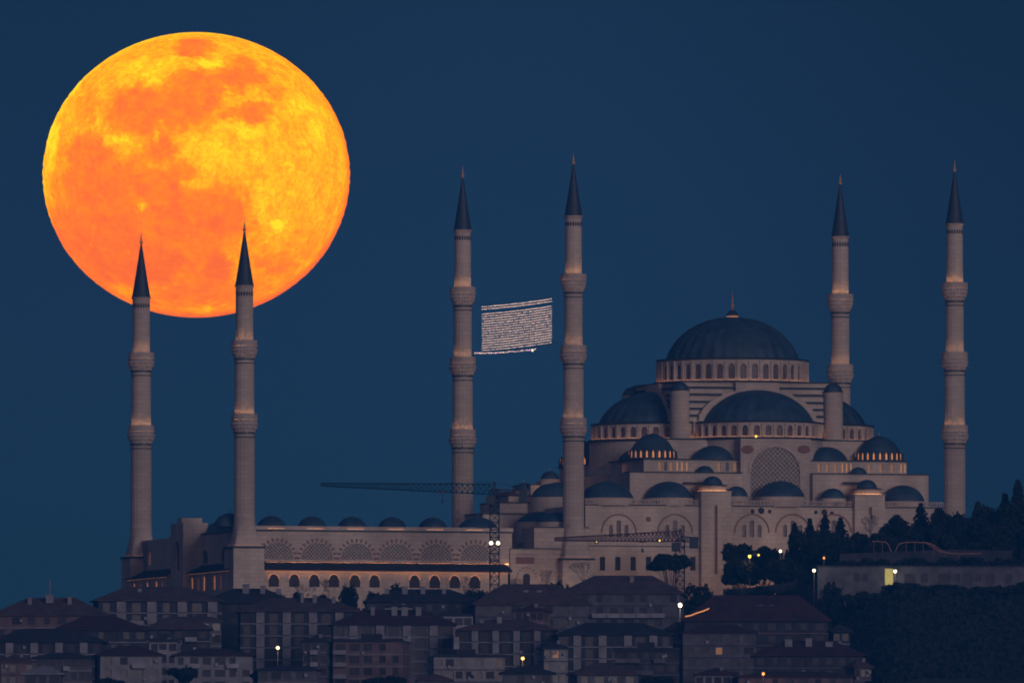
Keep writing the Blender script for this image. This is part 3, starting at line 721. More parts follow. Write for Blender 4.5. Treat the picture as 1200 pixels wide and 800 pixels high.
for k, (pm, _) in enumerate(pans):
    po = pm.build('lunette', 'glass', wo)
    cx = UV(lun[k], 0)
    lattice(cx, zlb, rl, zlb, 1.0, .14, .18, parent=wo, mt='stone_fine')
    dts = MB()
    for i in range(13):
        a = pi*(i+.25)/12.5; rr = rl+.75
        ca, sa = cos(a), sin(a); x, z = cx+rr*ca, zlb+rr*sa
        P = [(x+ca*.50*s+(-sa)*.27*t, -.05, z+sa*.50*s+ca*.27*t) for s, t in ((-1,-.7),(-.5,-1),(.5,-1),(1,-.7),(1,.7),(.5,1),(-.5,1),(-1,.7))]
        dts.add(P, [tuple(range(8))])
    dts.build('voussoirs', 'stone_red', wo)
# half lunette beyond the crane
dts = MB(); cx = UV(603, -.6); zz = ZV(603, 643, -.6)
cor = MB(); cor.box(CX0-1, CX1+.3, -.4, 0, zC1+.003, zC1+.3); cor.box(CX0-1, CX1+.3, .05, 1.2, zC1+.3, zC1+1.0)
coro = cor.build('parapet', 'stone', CY)
cd2 = MB(); cd2.box(CX0-1, CX1+.35, -.52, 0, zC1-.28, zC1+.001); cd2.build('cornice', 'edge', coro)
gs = MB()
for k in range(len(lun)-1):
    x = UV(lun[k], 0); gs.box(x-2.6, x+1.8, -.32, -.25, zC1+.31, zC1+.35)
gs.build('glow_strip', 'softstrip', CY)
# domes on the arcade: front row, left row, back row
def court_dome(u, v, r=3.7, h=2.7, zb=None):
    z_ = (zb if zb else zC1)+.9
    o = dome('arcade_dome', (u, v), r, h, z_, CY, n=36, fin=0)
    f = MB(); f.bar((u, v, z_+h-.1), (u, v, z_+h+1.2), .06); f.ball((u, v, z_+h+.45), .16, 8); f.build('finial', 'steel', o)
for p in (318, 365.5, 412.5, 459.5, 507): court_dome(UV(p, 4.5), 4.5)
court_dome(UV(560, 5), 5, 5.2, 2.9); court_dome(UV(270, 6), 6.5, 4.2, 3.4)
LW = 8.0
# left (end) wing
ew = MB(); pans = []
def vfor(px, u): return (u*cos(TH)-(px-672)*.2184)/sin(TH)
zL1 = zC1-.4
ops = [(-vfor(172, LU), 1.3, 5.5, 8, True, 'litwin_dim'), (-vfor(240, LU), 2.4, 4.6, 5.6, True, 'glass'), (-vfor(262, LU), 2.4, 4.6, 5.6, True, 'glass')]
ops = sorted([o for o in ops])
strip(ew, wmap_left(LU), -92, 0, -12, zL1, ops, .5, panes=pans)
ew.quad((LU, 0, zL1), (LU+LW, 0, zL1), (LU+LW, 92, zL1), (LU, 92, zL1)); ew.quad((LU+LW, 0, -12), (LU+LW, 92, -12), (LU+LW, 92, zL1), (LU+LW, 0, zL1))
ew.quad((LU, 92, -12), (LU, 92, zL1), (LU+LW, 92, zL1), (LU+LW, 92, -12)); ew.quad((LU, 0, -12), (CX0, 0, -12), (CX0, 0, zL1), (LU, 0, zL1))
ewo = ew.build('end_wall', 'stone', CY); panes_out(pans, ewo, 'glass')
ed = MB(); ed.box(LU-.3, LU+LW, -.3, 46, zL1+.003, zL1+.3); ed.build('roof_edge', 'edge', ewo)
hp = MB(); hp.add([(LU, 8, zL1+.3), (LU+LW, 8, zL1+.3), (LU+LW, 44, zL1+.3), (LU, 44, zL1+.3), (LU+3, 12, zL1+1.9), (LU+5, 12, zL1+1.9), (LU+5, 40, zL1+1.9), (LU+3, 40, zL1+1.9)],
                  [(0,1,5,4), (1,2,6,5), (2,3,7,6), (3,0,4,7), (4,5,6,7)])
hp.build('wing_roof', 'lead', ewo)
for v in (16, 26, 36): court_dome(LU+4.2, v, 2.9, 2.0, zL1+.4)
bk = MB(); bk.box(LU, CX1+3, 86, 93, -12, zC1-1.2); bko = bk.build('back_wing', 'stone', CY)
for i in range(8): court_dome(LU+10+i*10.7, 89.5, 3.6, 2.4, zC1-1.6)
# portal block projecting from the end wall
pv0, pv1 = vfor(214, LU-5), vfor(199, LU-5)
pb = MB(); pans = []
zP = ZV(207, 612, pv0)
strip(pb, wmap_left(LU-5), -pv1, -pv0, -12, zP, [(-(pv0+pv1)/2, 2.0, 3, 8.5, True, 'shadow')], .9, panes=pans)
pb.quad((LU-5, pv0, -12), (LU, pv0, -12), (LU, pv0, zP), (LU-5, pv0, zP)); pb.quad((LU, pv1, -12), (LU-5, pv1, -12), (LU-5, pv1, zP), (LU, pv1, zP)); pb.quad((LU-5, pv0, zP), (LU+1.6, pv0, zP), (LU+1.6, pv1, zP), (LU-5, pv1, zP))
pb.box(LU, LU+1.6, pv0+.01, pv1-.01, zL1-.5, zP-.01)
pbo = pb.build('portal', 'stone', CY); panes_out(pans, pbo, 'shadow')
q = MB(); q.box(LU-4.5, LU+1, pv0+3, pv0+7, zP+.003, zP+1.3); q.build('portal_crest', 'stone', pbo)
# lean-to arcades: front, and two on the end wall
def leanto_front(pa, pb, pytop, pybot, v0, arches, name='lower_arcade'):
    ua, ub = UV(pa, v0), UV(pb, v0)
    zt, ze = ZV(450, pytop, 0), ZV(450, pybot, v0)
    a = MB(); pans = []
    zsp = ZV(450, 679, v0+.8); ops = [(UV(p, v0+.8), 1.42, ZV(450, 688, v0), zsp, True, 'shadow') for p in arches]
    strip(a, wmap_front(v0+.8), ua+.4, ub-.4, -12, ze, ops, .45, panes=pans)
    a.quad((ub-.4, v0+.8, -12), (ub-.4, 0, -12), (ub-.4, 0, ze), (ub-.4, v0+.8, ze)); a.quad((ua+.4, 0, -12), (ua+.4, v0+.8, -12), (ua+.4, v0+.8, ze), (ua+.4, 0, ze))
    ao = a.build(name, 'stone', CY); panes_out(pans, ao, 'shadow')
    r = MB(); P = [(ua, v0-.3, ze), (ub+.4, v0-.3, ze), (ub-.6, -.01, zt), (ua, -.01, zt)]
    r.add(P+[(x, y, z+.22) for x, y, z in P], [(0,3,2,1), (4,5,6,7), (0,1,5,4), (1,2,6,5), (2,3,7,6), (3,0,4,7)])
    r.box(ua, ub+.4, v0-.42, v0-.31, ze-.42, ze+.2)
    r.build('arcade_roof', 'tile_dark', ao)
    for p in arches:
        al = MB(); cxx = UV(p, v0+.8); 
        for i in range(12): al.bar((cxx+1.34*cos(pi*i/12), v0+.86, zsp+1.34*sin(pi*i/12)), (cxx+1.34*cos(pi*(i+1)/12), v0+.86, zsp+1.34*sin(pi*(i+1)/12)), .05)
        al.build('arch_light', 'archlight', ao)
        am = MB(); cx = UV(p, v0+.8)
        for i in range(14):
            A = [(rr*cos(pi*t/14), rr*sin(pi*t/14)) for rr in (1.46, 2.1) for t in (i, i+1)]
            qq = [(cx+x, v0+.68, zsp+z) for x, z in A]
            am.quad(qq[0], qq[1], qq[3], qq[2]); am.quad(qq[2], qq[3], (qq[3][0], v0+.8, qq[3][2]), (qq[2][0], v0+.8, qq[2][2]))
        am.build('arch_moulding', 'stone', ao)
    ls = MB(); ls.box(ua+.5, ub-.5, v0-.1, v0-.02, ze-.14, ze-.08); ls.build('glow_strip', 'arcstrip', ao)
leanto_front(306, 598, 659.5, 667, -3.6, [321, 345, 368.5, 391.5, 416, 439, 486, 509.5, 533, 556.5])
tp = MB(); tp.box(UV(312, -.3), UV(596, -.3), -.42, -.36, zC0+.32, zC0+.37); tp.build('glow_strip', 'arcstrip', CY)
def leanto_end(va, vb_, zt, ze, wins):
    u0 = LU-3.2
    a = MB(); pans = []
    ops = sorted([(-vfor(p, u0), .85, ze-4.6, ze-1.6, True, 'litwin' if k % 3 != 1 else 'litwin_dim') for k, p in enumerate(wins)])
    strip(a, wmap_left(u0), -vb_, -va, -12, ze, ops, .4, panes=pans)
    a.quad((u0, va, -12), (LU, va, -12), (LU, va, ze), (u0, va, ze)); a.quad((LU, vb_, -12), (u0, vb_, -12), (u0, vb_, ze), (LU, vb_, ze))
    ao = a.build('end_arcade', 'stone', CY); panes_out(pans, ao, 'shadow')
    r = MB(); P = [(u0-1, va-.6, ze), (u0-1, vb_+.6, ze), (LU, vb_, zt), (LU, va, zt)]
    r.add(P+[(x, y, z+.22) for x, y, z in P], [(0,1,2,3), (4,7,6,5), (0,4,5,1), (1,5,6,2), (2,6,7,3), (3,7,4,0)])
    r.build('arcade_roof', 'tile_dark', ao)
    ls = MB(); ls.box(u0-.5, u0-.42, va+.3, vb_-.3, ze-.14, ze-.08); ls.build('glow_strip', 'dimstrip', ao)
leanto_end(vfor(271, LU-3.2), vfor(218, LU-3.2), ZV(250, 661, 20), ZV(240, 671, 25), [224.5, 232, 239, 251.5, 259, 266])
leanto_end(vfor(196, LU-3.2), vfor(147, LU-3.2), ZV(170, 668, 75), ZV(165, 678, 80), [154, 161.5, 170, 181, 188.5])

# ------------------------------------------------------------------ minarets
def minaret(u, v, px, top, apex, cone, bals, ledge, flare, label, wide=1.0, nb=3):
    base = loc2w(u, v, 0)
    T = thing('minaret', label, 'minaret', base, TH, 'minarets of the mosque')
    zf = lambda py: W(px, py, base.y).z
    px2m = (base.y-CAM.y)/FPX
    radii = [r*px2m for r in ((9.9, 10.8, 12.0, 12.6) if len(bals) == 3 else (10.4, 11.6, 12.2))]
    # pedestal
    s = 4.1*wide; zl = zf(ledge)
    p = MB(); p.box(-s, s, -s, s, -12, zl-.3); po = p.build('pedestal', 'stone', T)
    q = MB(); q.box(-s-.3, s+.3, -s-.3, s+.3, zl-.3, zl)
    for (a_, b_, c_, d_) in ((-s-.29, s+.29, -s-.29, -s-.17), (-s-.29, s+.29, s+.17, s+.29), (-s-.29, -s-.17, -s-.16, s+.16), (s+.17, s+.29, -s-.16, s+.16)): q.box(a_, b_, c_, d_, zl+.001, zl+.22)
    q.build('ledge', 'edge', po)
    if True:
        q = MB()
        for i in range(4):
            a = i*pi/2; q.bar((cos(a)*(s-.1)-sin(a)*(s-.5), sin(a)*(s-.1)+cos(a)*(s-.5), zl+.12), (cos(a)*(s-.1)+sin(a)*(s-.5), sin(a)*(s-.1)-cos(a)*(s-.5), zl+.10), .06)
        q.build('glow_strip', 'striplight', po)
    # flared transition, square to round
    zfl = zf(flare); f = MB(); n = 48; K = 12; rb = radii[-1]; vs = []
    for k in range(K+1):
        t = k/K; z = zl+(zfl-zl)*t; g = (1-t)**1.55
        for i in range(n):
            a = 2*pi*i/n+pi/4; m_ = max(abs(cos(a)), abs(sin(a)))
            sq = (s-.3)/m_; sq = min(sq, (s-.3)*1.34); r = rb*(1-g)+sq*g
            vs.append((r*cos(a), r*sin(a), z))
    f.add(vs, [(k*n+i, k*n+(i+1) % n, (k+1)*n+(i+1) % n, (k+1)*n+i) for k in range(K) for i in range(n)])
    fo = f.build('flared_base', 'stone', T, True)
    q = MB(); q.lathe([(rb+.02, zfl-.12), (rb+.16, zfl-.1), (rb+.16, zfl+.1), (rb+.02, zfl+.12)], 40); q.build('moulding', 'stone_fine', fo)
    # shafts and balconies, bottom to top
    zs = [zfl]+[zf(b) for b in bals[::-1]]+[zf(cone)]
    rr = radii[::-1]
    for k in range(len(zs)-1):
        z0, z1 = zs[k], zs[k+1]; r = rr[k]
        last = k == len(zs)-2
        fl = lambda a, z: 1-.018*(.5+.5*cos(a*16))
        sh = MB(); sh.lathe([(r, z0-.6 if k else z0), (r*.985, z1)], 96, mod=fl); so = sh.build('shaft', 'stone', T, True)
        if not last:
            R_ = 15.3*px2m; r2 = r*.985
            zp = z1                 # top of parapet
            zfloor = zp-1.5
            b = MB()
            mus = lambda a, z: 1+.02*cos(a*24)
            b.lathe([(r2, zfloor-3.6), (r2+.15, zfloor-3.4), (r2+.32, zfloor-2.4), (r2+.62, zfloor-2.2), (r2+.75, zfloor-1.4), (r2+1.0, zfloor-1.2), (R_-.25, zfloor-.5), (R_, zfloor-.35), (R_, zfloor), (R_-.9, zfloor+.01)], 96, mod=mus)
            bo = b.build('balcony', 'stone_fine', T, True)
            pr = MB()
            nposts = 16
            pr.lathe([(R_-.10, zfloor+.02), (R_-.10, zp-.1), (R_-.2, zp-.1), (R_-.2, zfloor+.02)], 60, cap=False)
            pr.lathe([(R_, zp-.22), (R_, zp), (R_-.2, zp), (R_-.2, zp-.22)], 60, cap=False); pr.lathe([(R_, zfloor+.02), (R_, zfloor+.28), (R_-.2, zfloor+.28), (R_-.2, zfloor+.02)], 60, cap=False)
            for i in range(nposts):
                a = 2*pi*i/nposts; m2 = ring_map((0, 0), R_, a)
                pr.add([m2(-.30, zfloor+.28, 0), m2(.30, zfloor+.28, 0), m2(.30, zp-.22, 0), m2(-.30, zp-.22, 0), m2(-.30, zfloor+.28, .2), m2(.30, zfloor+.28, .2), m2(.30, zp-.22, .2), m2(-.30, zp-.22, .2)],
                       [(0,1,2,3), (5,4,7,6), (0,3,7,4), (1,5,6,2)])
            pr.build('parapet', 'stone_fine', bo)
            c_ = MB()
            zr = zf_ring = z1-22*px2m
            c_.lathe([(r2+.03, zr-.28), (r2+.2, zr-.27), (r2+.2, zr+.27), (r2+.03, zr+.28)], 48); c_.build('dark_band', 'ring', bo, True)
            c2_ = MB(); c2_.lathe([(r2+.03, zr-1.25), (r2+.22, zr-1.2), (r2+.22, zr-1.05), (r2+.03, zr-1.0)], 48); c2_.build('moulding', 'edge', bo, True)
            up = MB(); ra2 = min(rr[k+1]+.5, R_-.42)
            up.lathe([(ra2, zfloor+.50), (ra2+.10, zfloor+.50), (ra2+.10, zfloor+.58), (ra2, zfloor+.58)], 20); up.build('uplight', 'uplight', bo)
        else:
            wb = MB(); r2 = r*.985
            for i in range(20):
                a = 2*pi*i/20; m2 = ring_map((0, 0), r2+.02, a); zz = z1-1.75
                wb.add([m2(-.22, zz-.9, 0), m2(.22, zz-.9, 0), m2(.22, zz, 0), m2(0, zz+.25, 0), m2(-.22, zz, 0)], [(0,1,2,3,4)])
            wb.build('window_band', 'shadow', so)
            cr_ = MB(); cr_.lathe([(r2+.02, z1-.45), (r2+.3, z1-.3), (r2+.3, z1), (r2-.2, z1+.02)], 48); cr_.build('cornice', 'stone', so, True)
    zc_, za = zf(cone), zf(apex)
    cn = MB(); rc = rr[-1]+.12
    cn.lathe([(rc, zc_+.02), (rc, zc_+.3), (rc*.93, zc_+.9), (rc*.62, zc_+(za-zc_)*.38), (rc*.34, zc_+(za-zc_)*.68), (.12, za)], 32); co = cn.build('spire', 'cone', T, True)
    zt = zf(top); h = zt-za
    fm = MB(); fm.lathe([(.14, za-.6), (.42, za-.2), (.46, za+.15), (.12, za+.42), (.28, za+.8), (.28, za+.98), (.08, za+1.2), (.18, za+1.5), (.05, za+1.75), (.03, zt)], 10)
    fm.build('finial', 'gold', co, True)
    return T
minaret(-87.9, 0, 288, 253, 269, 334.5, [398.5, 485], 641, 607, 'shorter front stone minaret of the left pair before the moon, second from left')
minaret(vfor(162, -87.9)*0-87.9, 93.5, 162, 268, 284, 348.5, [413, 498.5], 653, 618, 'leftmost shorter stone minaret, its dark spire against the lower left of the moon')
minaret(0, 97.5, 541, 193.5, 206, 269.5, [336.5, 418.5, 503], 650, 614, 'tall stone minaret rising behind the crane jib, left of the string lights')
minaret(0, 0, 672, 179, 190.5, 253, [321, 404.5, 489.5], 655, 614, 'tall stone minaret right of the string lights, its pedestal in front of the mosque corner')
minaret(102.5, 97.5, 987, 203, 214, 277, [344.5, 427, 512], 650, 620, 'tall stone minaret rising from behind the right half dome, second from right', )
minaret(102.5, 0, 1121, 187, 199, 262, [331, 412.5, 498], 660, 620, 'rightmost tall stone minaret standing free above the dark trees')

# ------------------------------------------------------------------ string light banner between two minarets
BN = thing('light_banner', 'curtain of many small warm string lights hung between two tall minarets', 'string lights', loc2w(0, 50, 0), TH)
def bpt(px, py):
    v = -(px-672)*.2184/sin(TH)
    u_, z = 0, 0
    for _ in range(3):
        y = O.y+v*cos(TH); p = W(px, py, y); v = -(p.x-O.x)/sin(TH)
    return (0, v-50, p.z)
rows = 19
for i in range(rows):
    t = i/(rows-1)
    if i in (2,): continue
    rowp = random.choice((.03, .06, .12))
    mb = MB(); wr = MB()
    xa, xb = 565, 647
    yl = 359.5+(410.5-359.5)*t; yr = 350+(401-350)*t
    p = xa; prev = None
    while p < xb:
        f = (p-xa)/(xb-xa); yy = yl+(yr-yl)*f+2.6*4*f*(f-1)*-.35+.10*sin(p*.3+i*2)
        c = bpt(p, yy)
        if prev: wr.bar(prev, c, .012, 3)
        prev = c
        if random.random() > rowp:
            r_ = random.choice((.075, .085, .095, .11))
            mb.lathe([(.01, c[2]-r_), (r_, c[2]), (.01, c[2]+r_)], 4, (c[0], c[1]))
        p += .72
    so = wr.build('wire', 'steel', BN); mb.build('bulbs', 'bulb', so); so.name = 'light_string'
mb = MB(); pk = MB()
p = 556
while p < 628:
    f = (p-556)/72; c = bpt(p, 413.8-4.6*f*f+random.uniform(-.5, .3)); r_ = random.choice((.08, .12, .16))
    (pk if random.random() < .12 else mb).lathe([(.01, c[2]-r_), (r_, c[2]), (.01, c[2]+r_)], 4, (c[0], c[1])); p += .95
c = bpt(624, 410.5); mb.ball(c, .33)
so = mb.build('light_string', 'bulb', BN); pk.build('pink_bulbs', 'bulb_pink', so)
hc = MB()
for f0, f1 in (((541, 357), (672, 346)), ((541, 418), (672, 399))):
    hc.bar(bpt(*f0), bpt(*f1), .03, 3)
hc.build('support_cable', 'steel', BN)

# ------------------------------------------------------------------ cranes
def truss(mb, p0, p1, w0, w1, h0, h1, n, r=.07, up=Vector((0, 0, 1)), tri=False):
    p0, p1 = Vector(p0), Vector(p1); d = (p1-p0).normalized(); s = d.cross(up).normalized(); u = s.cross(d).normalized()
    def ring(t):
        c = p0.lerp(p1, t); w, h = w0+(w1-w0)*t, h0+(h1-h0)*t
        return [c-s*w/2, c+s*w/2, c+s*w/2+u*h, c-s*w/2+u*h] if not tri else [c-s*w/2, c+s*w/2, c+u*h]
    prev = ring(0)
    for i in range(1, n+1):
        cur = ring(i/n); m = len(cur)
        for a in range(m):
            mb.bar(prev[a], cur[a], r); mb.bar(cur[a], cur[(a+1) % m], r*.6)
            mb.bar(prev[a], cur[(a+1) % m] if i % 2 else cur[a], r*.6) if i % 2 else mb.bar(prev[(a+1) % m], cur[a], r*.6)
        prev = cur
def crane(label, px, y, pj, pyj0, pyj1, pc, pym, jibmat, mastmat, w, lights=None, bottom=720, cmat='crane_red'):
    c = W(px, pyj0, y); base = Vector((c.x, y, gz(c.x, y)))
    T = thing('tower_crane', label, 'crane', base, 0)
    rel = lambda a, b, yy=y: W(a, b, yy)-base
    top = rel(px, pym); mb = MB(); truss(mb, (0, 0, -.5), (0, 0, top.z), w, w, w, w, int((top.z)/1.9), .16, up=Vector((0, 1, 0)))
    # centre the mast (truss starts at its lower chord)
    mo = mb.build('mast', mastmat, T); mo.location = (0, w/2*0, 0)
    jb = MB(); a = rel(px, pyj0); b = rel(pj, pyj1); sgn = 1 if b.x > a.x else -1
    truss(jb, a, b, 1.5, .9, 2.6, .7, 32, .15, tri=True); jo = jb.build('jib', jibmat, T)
    cj = MB(); b2 = rel(pc, pyj0+1.0); truss(cj, a, b2, 1.5, 1.3, 1.3, 1.2, 7, .10); co = cj.build('counter_jib', cmat, T)
    cw = MB(); x0 = b2.x; cw.box(min(x0, x0-sgn*-2.2), max(x0, x0-sgn*-2.2), -.8, .8, b2.z-1.6, b2.z+1.2); cw.build('counterweight', 'crane_dark', co)
    ap = MB(); apx = a+Vector((0, 0, 3.2)); truss(ap, a, apx, 1.4, .3, 1.4, .3, 3, .1, up=Vector((0, 1, 0))); ap.build('tower_head', cmat, T)
    ty = MB(); ty.bar(apx, a.lerp(b, .6)+Vector((0, 0, 1.2)), .04); ty.bar(apx, b2+Vector((0, 0, 1.2)), .04); ty.build('tie_rods', 'crane_dark', T)
    cab = MB(); cab.box(-w/2-sgn*-.2-.9, w/2-1.0, -w/2-1.3, -w/2+.2, a.z-2.6, a.z-.4); cbo = cab.build('cab', mastmat, T)
    cg = MB(); cg.quad((-w/2-.6, -w/2-1.32, a.z-1.9), (w/2-1.2, -w/2-1.32, a.z-1.9), (w/2-1.2, -w/2-1.32, a.z-.8), (-w/2-.6, -w/2-1.32, a.z-.8)); cg.build('cab_window', 'glass', cbo)
    hk = a.lerp(b, .30); h_ = MB(); h_.bar(hk, hk-Vector((0, 0, 2.0)), .05); h_.box(hk.x-.3, hk.x+.3, hk.y-.25, hk.y+.25, hk.z-2.9, hk.z-2.0); h_.build('hook_block', 'crane_dark', T)
    tl = MB(); tl.box(hk.x-1, hk.x+1, hk.y-.8, hk.y+.8, hk.z-.35, hk.z-.05); tl.build('trolley', 'crane_red', T)
    for (lx, ly, r) in lights or ():
        p = rel(lx, ly, y-w); fb = MB(); fb.box(p.x-.5, p.x+.5, p.y+.1, p.y+1.2, p.z-.4, p.z+.4); fo = fb.build('floodlight', 'crane_dark', T)
        l = MB(); l.ball(p, r); l.build('lamp', 'lamp_cool' if r > .3 else 'lamp_yellow', fo)
    return T
crane('tall lattice tower crane with a long teal jib reaching left and two white floodlights', 579.5, -45, 376, 579, 569, 618, 574, 'crane_teal', 'crane_dark', 2.3,
      [(575.5, 636, .50), (583.7, 636, .50)])
crane('small tower crane with a reddish jib before the mosque wall above the round tree', 797, -22, 650, 634, 633, 818, 632, 'crane_red', 'crane_dark', 2.2, [(699, 634.5, .16), (773, 633, .24)], cmat='crane_dark')

# ------------------------------------------------------------------ houses
def house(name, label, p0, p1, eave, ridge, wall='wall_grey', roof='tile_brown', rot=0, depth=None, y=None, hip=.35, cols=5, style='win', chim=(), flat=False, pier=None, lit=None, cat='house', balc=(), bottom=None, litd=None, overh=.9, group='hillside houses below the mosque'):
    if y is None: y = -150-(eave-705)*2.8
    k = (y-CAM.y)/FPX; wpx = (p1-p0)*k
    a = R(rot)
    dp = depth or min(15, max(9, wpx*.6))
    wd = (wpx-2*overh-dp*abs(sin(a)))/max(.5, cos(a))
    cx = W((p0+p1)/2, eave, y); cyw = y+dp/2
    g0 = min(gz(cx.x-wd/2, y), gz(cx.x+wd/2, y), gz(cx.x, y+dp))-1
    T = thing(name, label, cat, (cx.x, cyw, g0), a, group)
    H = cx.z-g0; hw, hd = wd/2, dp/2
    body = MB(); pans = []
    sh = 3.0; nst = max(1, int(H/sh))
    rnd = random.Random(label)
    faces = ((lambda x, z, d: (x, -hd+d, z), hw, 'f'), (lambda x, z, d: (-hw+d, -x, z), hd, 'l'), (lambda x, z, d: (hw-d, x, z), hd, 'r'))
    zbot = H-nst*sh
    for mf, half, side in faces:
        nc = cols if side == 'f' else max(2, int(cols*hd/hw*.8))
        vis = side == 'f' or (side == 'l' and rot < -4 or side == 'r' and rot > 4) or True
        z = H
        body.quad(mf(-half, 0, 0), mf(half, 0, 0), mf(half, zbot, 0), mf(-half, zbot, 0))
        offs = [rnd.uniform(-.15, .15) for _ in range(nc)]
        wds = [rnd.uniform(.65, 1.3) if style == 'win' else rnd.uniform(.9, 1.3) for _ in range(nc)]
        for s in range(nst):
            z1 = H-s*sh; z0 = z1-sh; ops = []
            if s < 6:
                for c in range(nc):
                    if style == 'win' and rnd.random() < .12: continue
                    xc = -half+(c+.5)*2*half/nc+offs[c]; hw_ = min(wds[c], half/nc*.8)
                    tall = style == 'strip' and c % 2 == 0
                    mt = 'glass' if rnd.random() < .8 else 'shadow'
                    if lit and side == 'f' and (s, c) == lit: mt = 'litwin_dim'
                    ops.append((xc, hw_, z0+(.25 if tall else .85), z1-.40, False, mt))
            strip(body, mf, -half, half, z0, z1, ops, .3, panes=pans)
    body.quad((hw, hd, 0), (-hw, hd, 0), (-hw, hd, H), (hw, hd, H))
    body.quad((-hw, -hd, H-.01), (hw, -hd, H-.01), (hw, hd, H-.01), (-hw, hd, H-.01))
    bo = body.build('wall', wall, T)
    for pm, mt in pans: pm.build('window', mt, T)
    # floor bands
    fb = MB()
    for s in range(1, min(nst, 7)):
        z = H-s*sh
        fb.box(-hw-.06, hw+.06, -hd-.06, -hd, z-.12, z+.12)
        fb.box(-hw-.06, -hw, -hd, hd, z-.12, z+.12); fb.box(hw, hw+.06, -hd, hd, z-.12, z+.12)
    if nst > 1: fb.build('floor_band', pier or ('wall_pale' if rnd.random() < .5 else 'wall_dark'), T)
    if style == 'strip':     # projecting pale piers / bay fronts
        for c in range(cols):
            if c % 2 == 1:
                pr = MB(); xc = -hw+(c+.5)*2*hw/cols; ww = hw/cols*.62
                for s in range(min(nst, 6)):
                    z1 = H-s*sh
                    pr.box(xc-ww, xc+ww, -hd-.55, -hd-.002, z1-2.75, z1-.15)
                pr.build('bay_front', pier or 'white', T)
    for (s, c) in balc:
        z = H-(s+1)*sh+.1; xc = -hw+(c+.5)*2*hw/cols; ww = hw/cols*.95
        b = MB(); b.box(xc-ww, xc+ww, -hd-1.3, -hd-.07, z-.15, z); bo2 = b.build('balcony', pier or 'white', T)
        rl_ = MB(); rl_.box(xc-ww, xc+ww, -hd-1.3, -hd-1.2, z+.002, z+.95); rl_.build('balcony_front', pier or 'white', bo2)
    # clutter: satellite dishes and a door-high awning
    for _ in range(rnd.randint(1, 3)):
        sx_ = rnd.uniform(-hw*.9, hw*.9); sz_ = H-rnd.uniform(.5, 6); dsh = MB()
        dsh.lathe([(.05, 0), (.3, .06), (.45, .18)], 10, cap=False); dv = dsh.v; dsh.v = [(x+sx_, -hd-.45+z*-1.0, y_+sz_) for x, y_, z in dv]
        dsh.bar((sx_, -hd-.01, sz_), (sx_, -hd-.45, sz_), .05); dsh.build('satellite_dish', 'white', T)
    # roof
    zr = W((p0+p1)/2, ridge, y+dp/2).z-g0
    rm = MB(); ox, oy = hw+overh, hd+overh
    if flat:
        rm.box(-ox+.5, ox-.5, -oy+.5, oy-.5, H, H+.35); rm.box(-ox+.5, ox-.5, -oy+.5, -oy+.75, H+.351, H+.8)
        rm.box(-hw*.3, hw*.25, -1, 2.5, H+.351, H+2.2)
    else:
        rx = max(0.3, ox-oy*(1/hip)*.35) if ox > oy else .3
        rx = min(rx, ox*.75)
        rm.add([(-ox, -oy, H), (ox, -oy, H), (ox, oy, H), (-ox, oy, H), (-ox, -oy, H+.28), (ox, -oy, H+.28), (ox, oy, H+.28), (-ox, oy, H+.28), (-rx, 0, zr), (rx, 0, zr)],
               [(0,3,2,1), (0,1,5,4), (1,2,6,5), (2,3,7,6), (3,0,4,7), (4,5,9,8), (5,6,9), (6,7,8,9), (7,4,8)])
    ro = rm.build('roof', roof, T)
    for ch in chim:
        fx, fz, cw, chh = (ch+(.5, 1.6))[:4] if len(ch) < 4 else ch
        x = fx*ox; yy = -oy*.35; zz = H+(zr-H)*fz if not flat else H
        c = MB(); c.box(x-cw, x+cw, yy-cw*.8, yy+cw*.8, zz-1.2, zz+chh); c.box(x-cw-.1, x+cw+.1, yy-cw*.8-.1, yy+cw*.8+.1, zz+chh+.002, zz+chh+.18)
        c.build('chimney', 'wall_pale', ro)
    return T
# back row
house('house', 'brown hip-roofed house at the far left with a thin antenna mast on its ridge', -12, 132, 721, 700, 'wall_pink', 'tile_brown', -8, cols=7, chim=((-.35, .75, .5, 1.0), (.0, .95, .9, .8), (.35, .75, .5, 1.2)))
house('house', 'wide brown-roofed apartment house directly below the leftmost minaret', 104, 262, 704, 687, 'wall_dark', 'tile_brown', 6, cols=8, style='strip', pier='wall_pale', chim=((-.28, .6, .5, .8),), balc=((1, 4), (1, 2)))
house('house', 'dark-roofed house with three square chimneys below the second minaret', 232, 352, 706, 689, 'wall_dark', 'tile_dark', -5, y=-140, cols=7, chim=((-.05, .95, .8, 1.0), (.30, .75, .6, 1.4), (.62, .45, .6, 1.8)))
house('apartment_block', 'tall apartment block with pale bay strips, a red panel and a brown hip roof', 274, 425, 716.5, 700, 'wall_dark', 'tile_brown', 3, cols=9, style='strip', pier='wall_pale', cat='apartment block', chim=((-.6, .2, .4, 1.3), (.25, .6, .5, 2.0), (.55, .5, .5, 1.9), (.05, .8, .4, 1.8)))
house('house', 'low house with a dark roof behind the red-roofed block, left of the crane mast', 425, 566, 705, 690, 'wall_dark', 'tile_dark', 0, y=-135, cols=8, chim=((-.6, .6, .6, 1.3), (-.3, .7, .7, 1.5), (.0, .8, .6, 1.1), (.35, .6, .5, 1.2)))
house('house', 'red-brown hip-roofed house with two small dormers, at the foot of the tall crane', 548, 694, 708.5, 684, 'wall_grey', 'tile_brown', 4, y=-150, cols=7, style='win', chim=((-.08, .55, .6, .6), (.14, .55, .6, .6)))
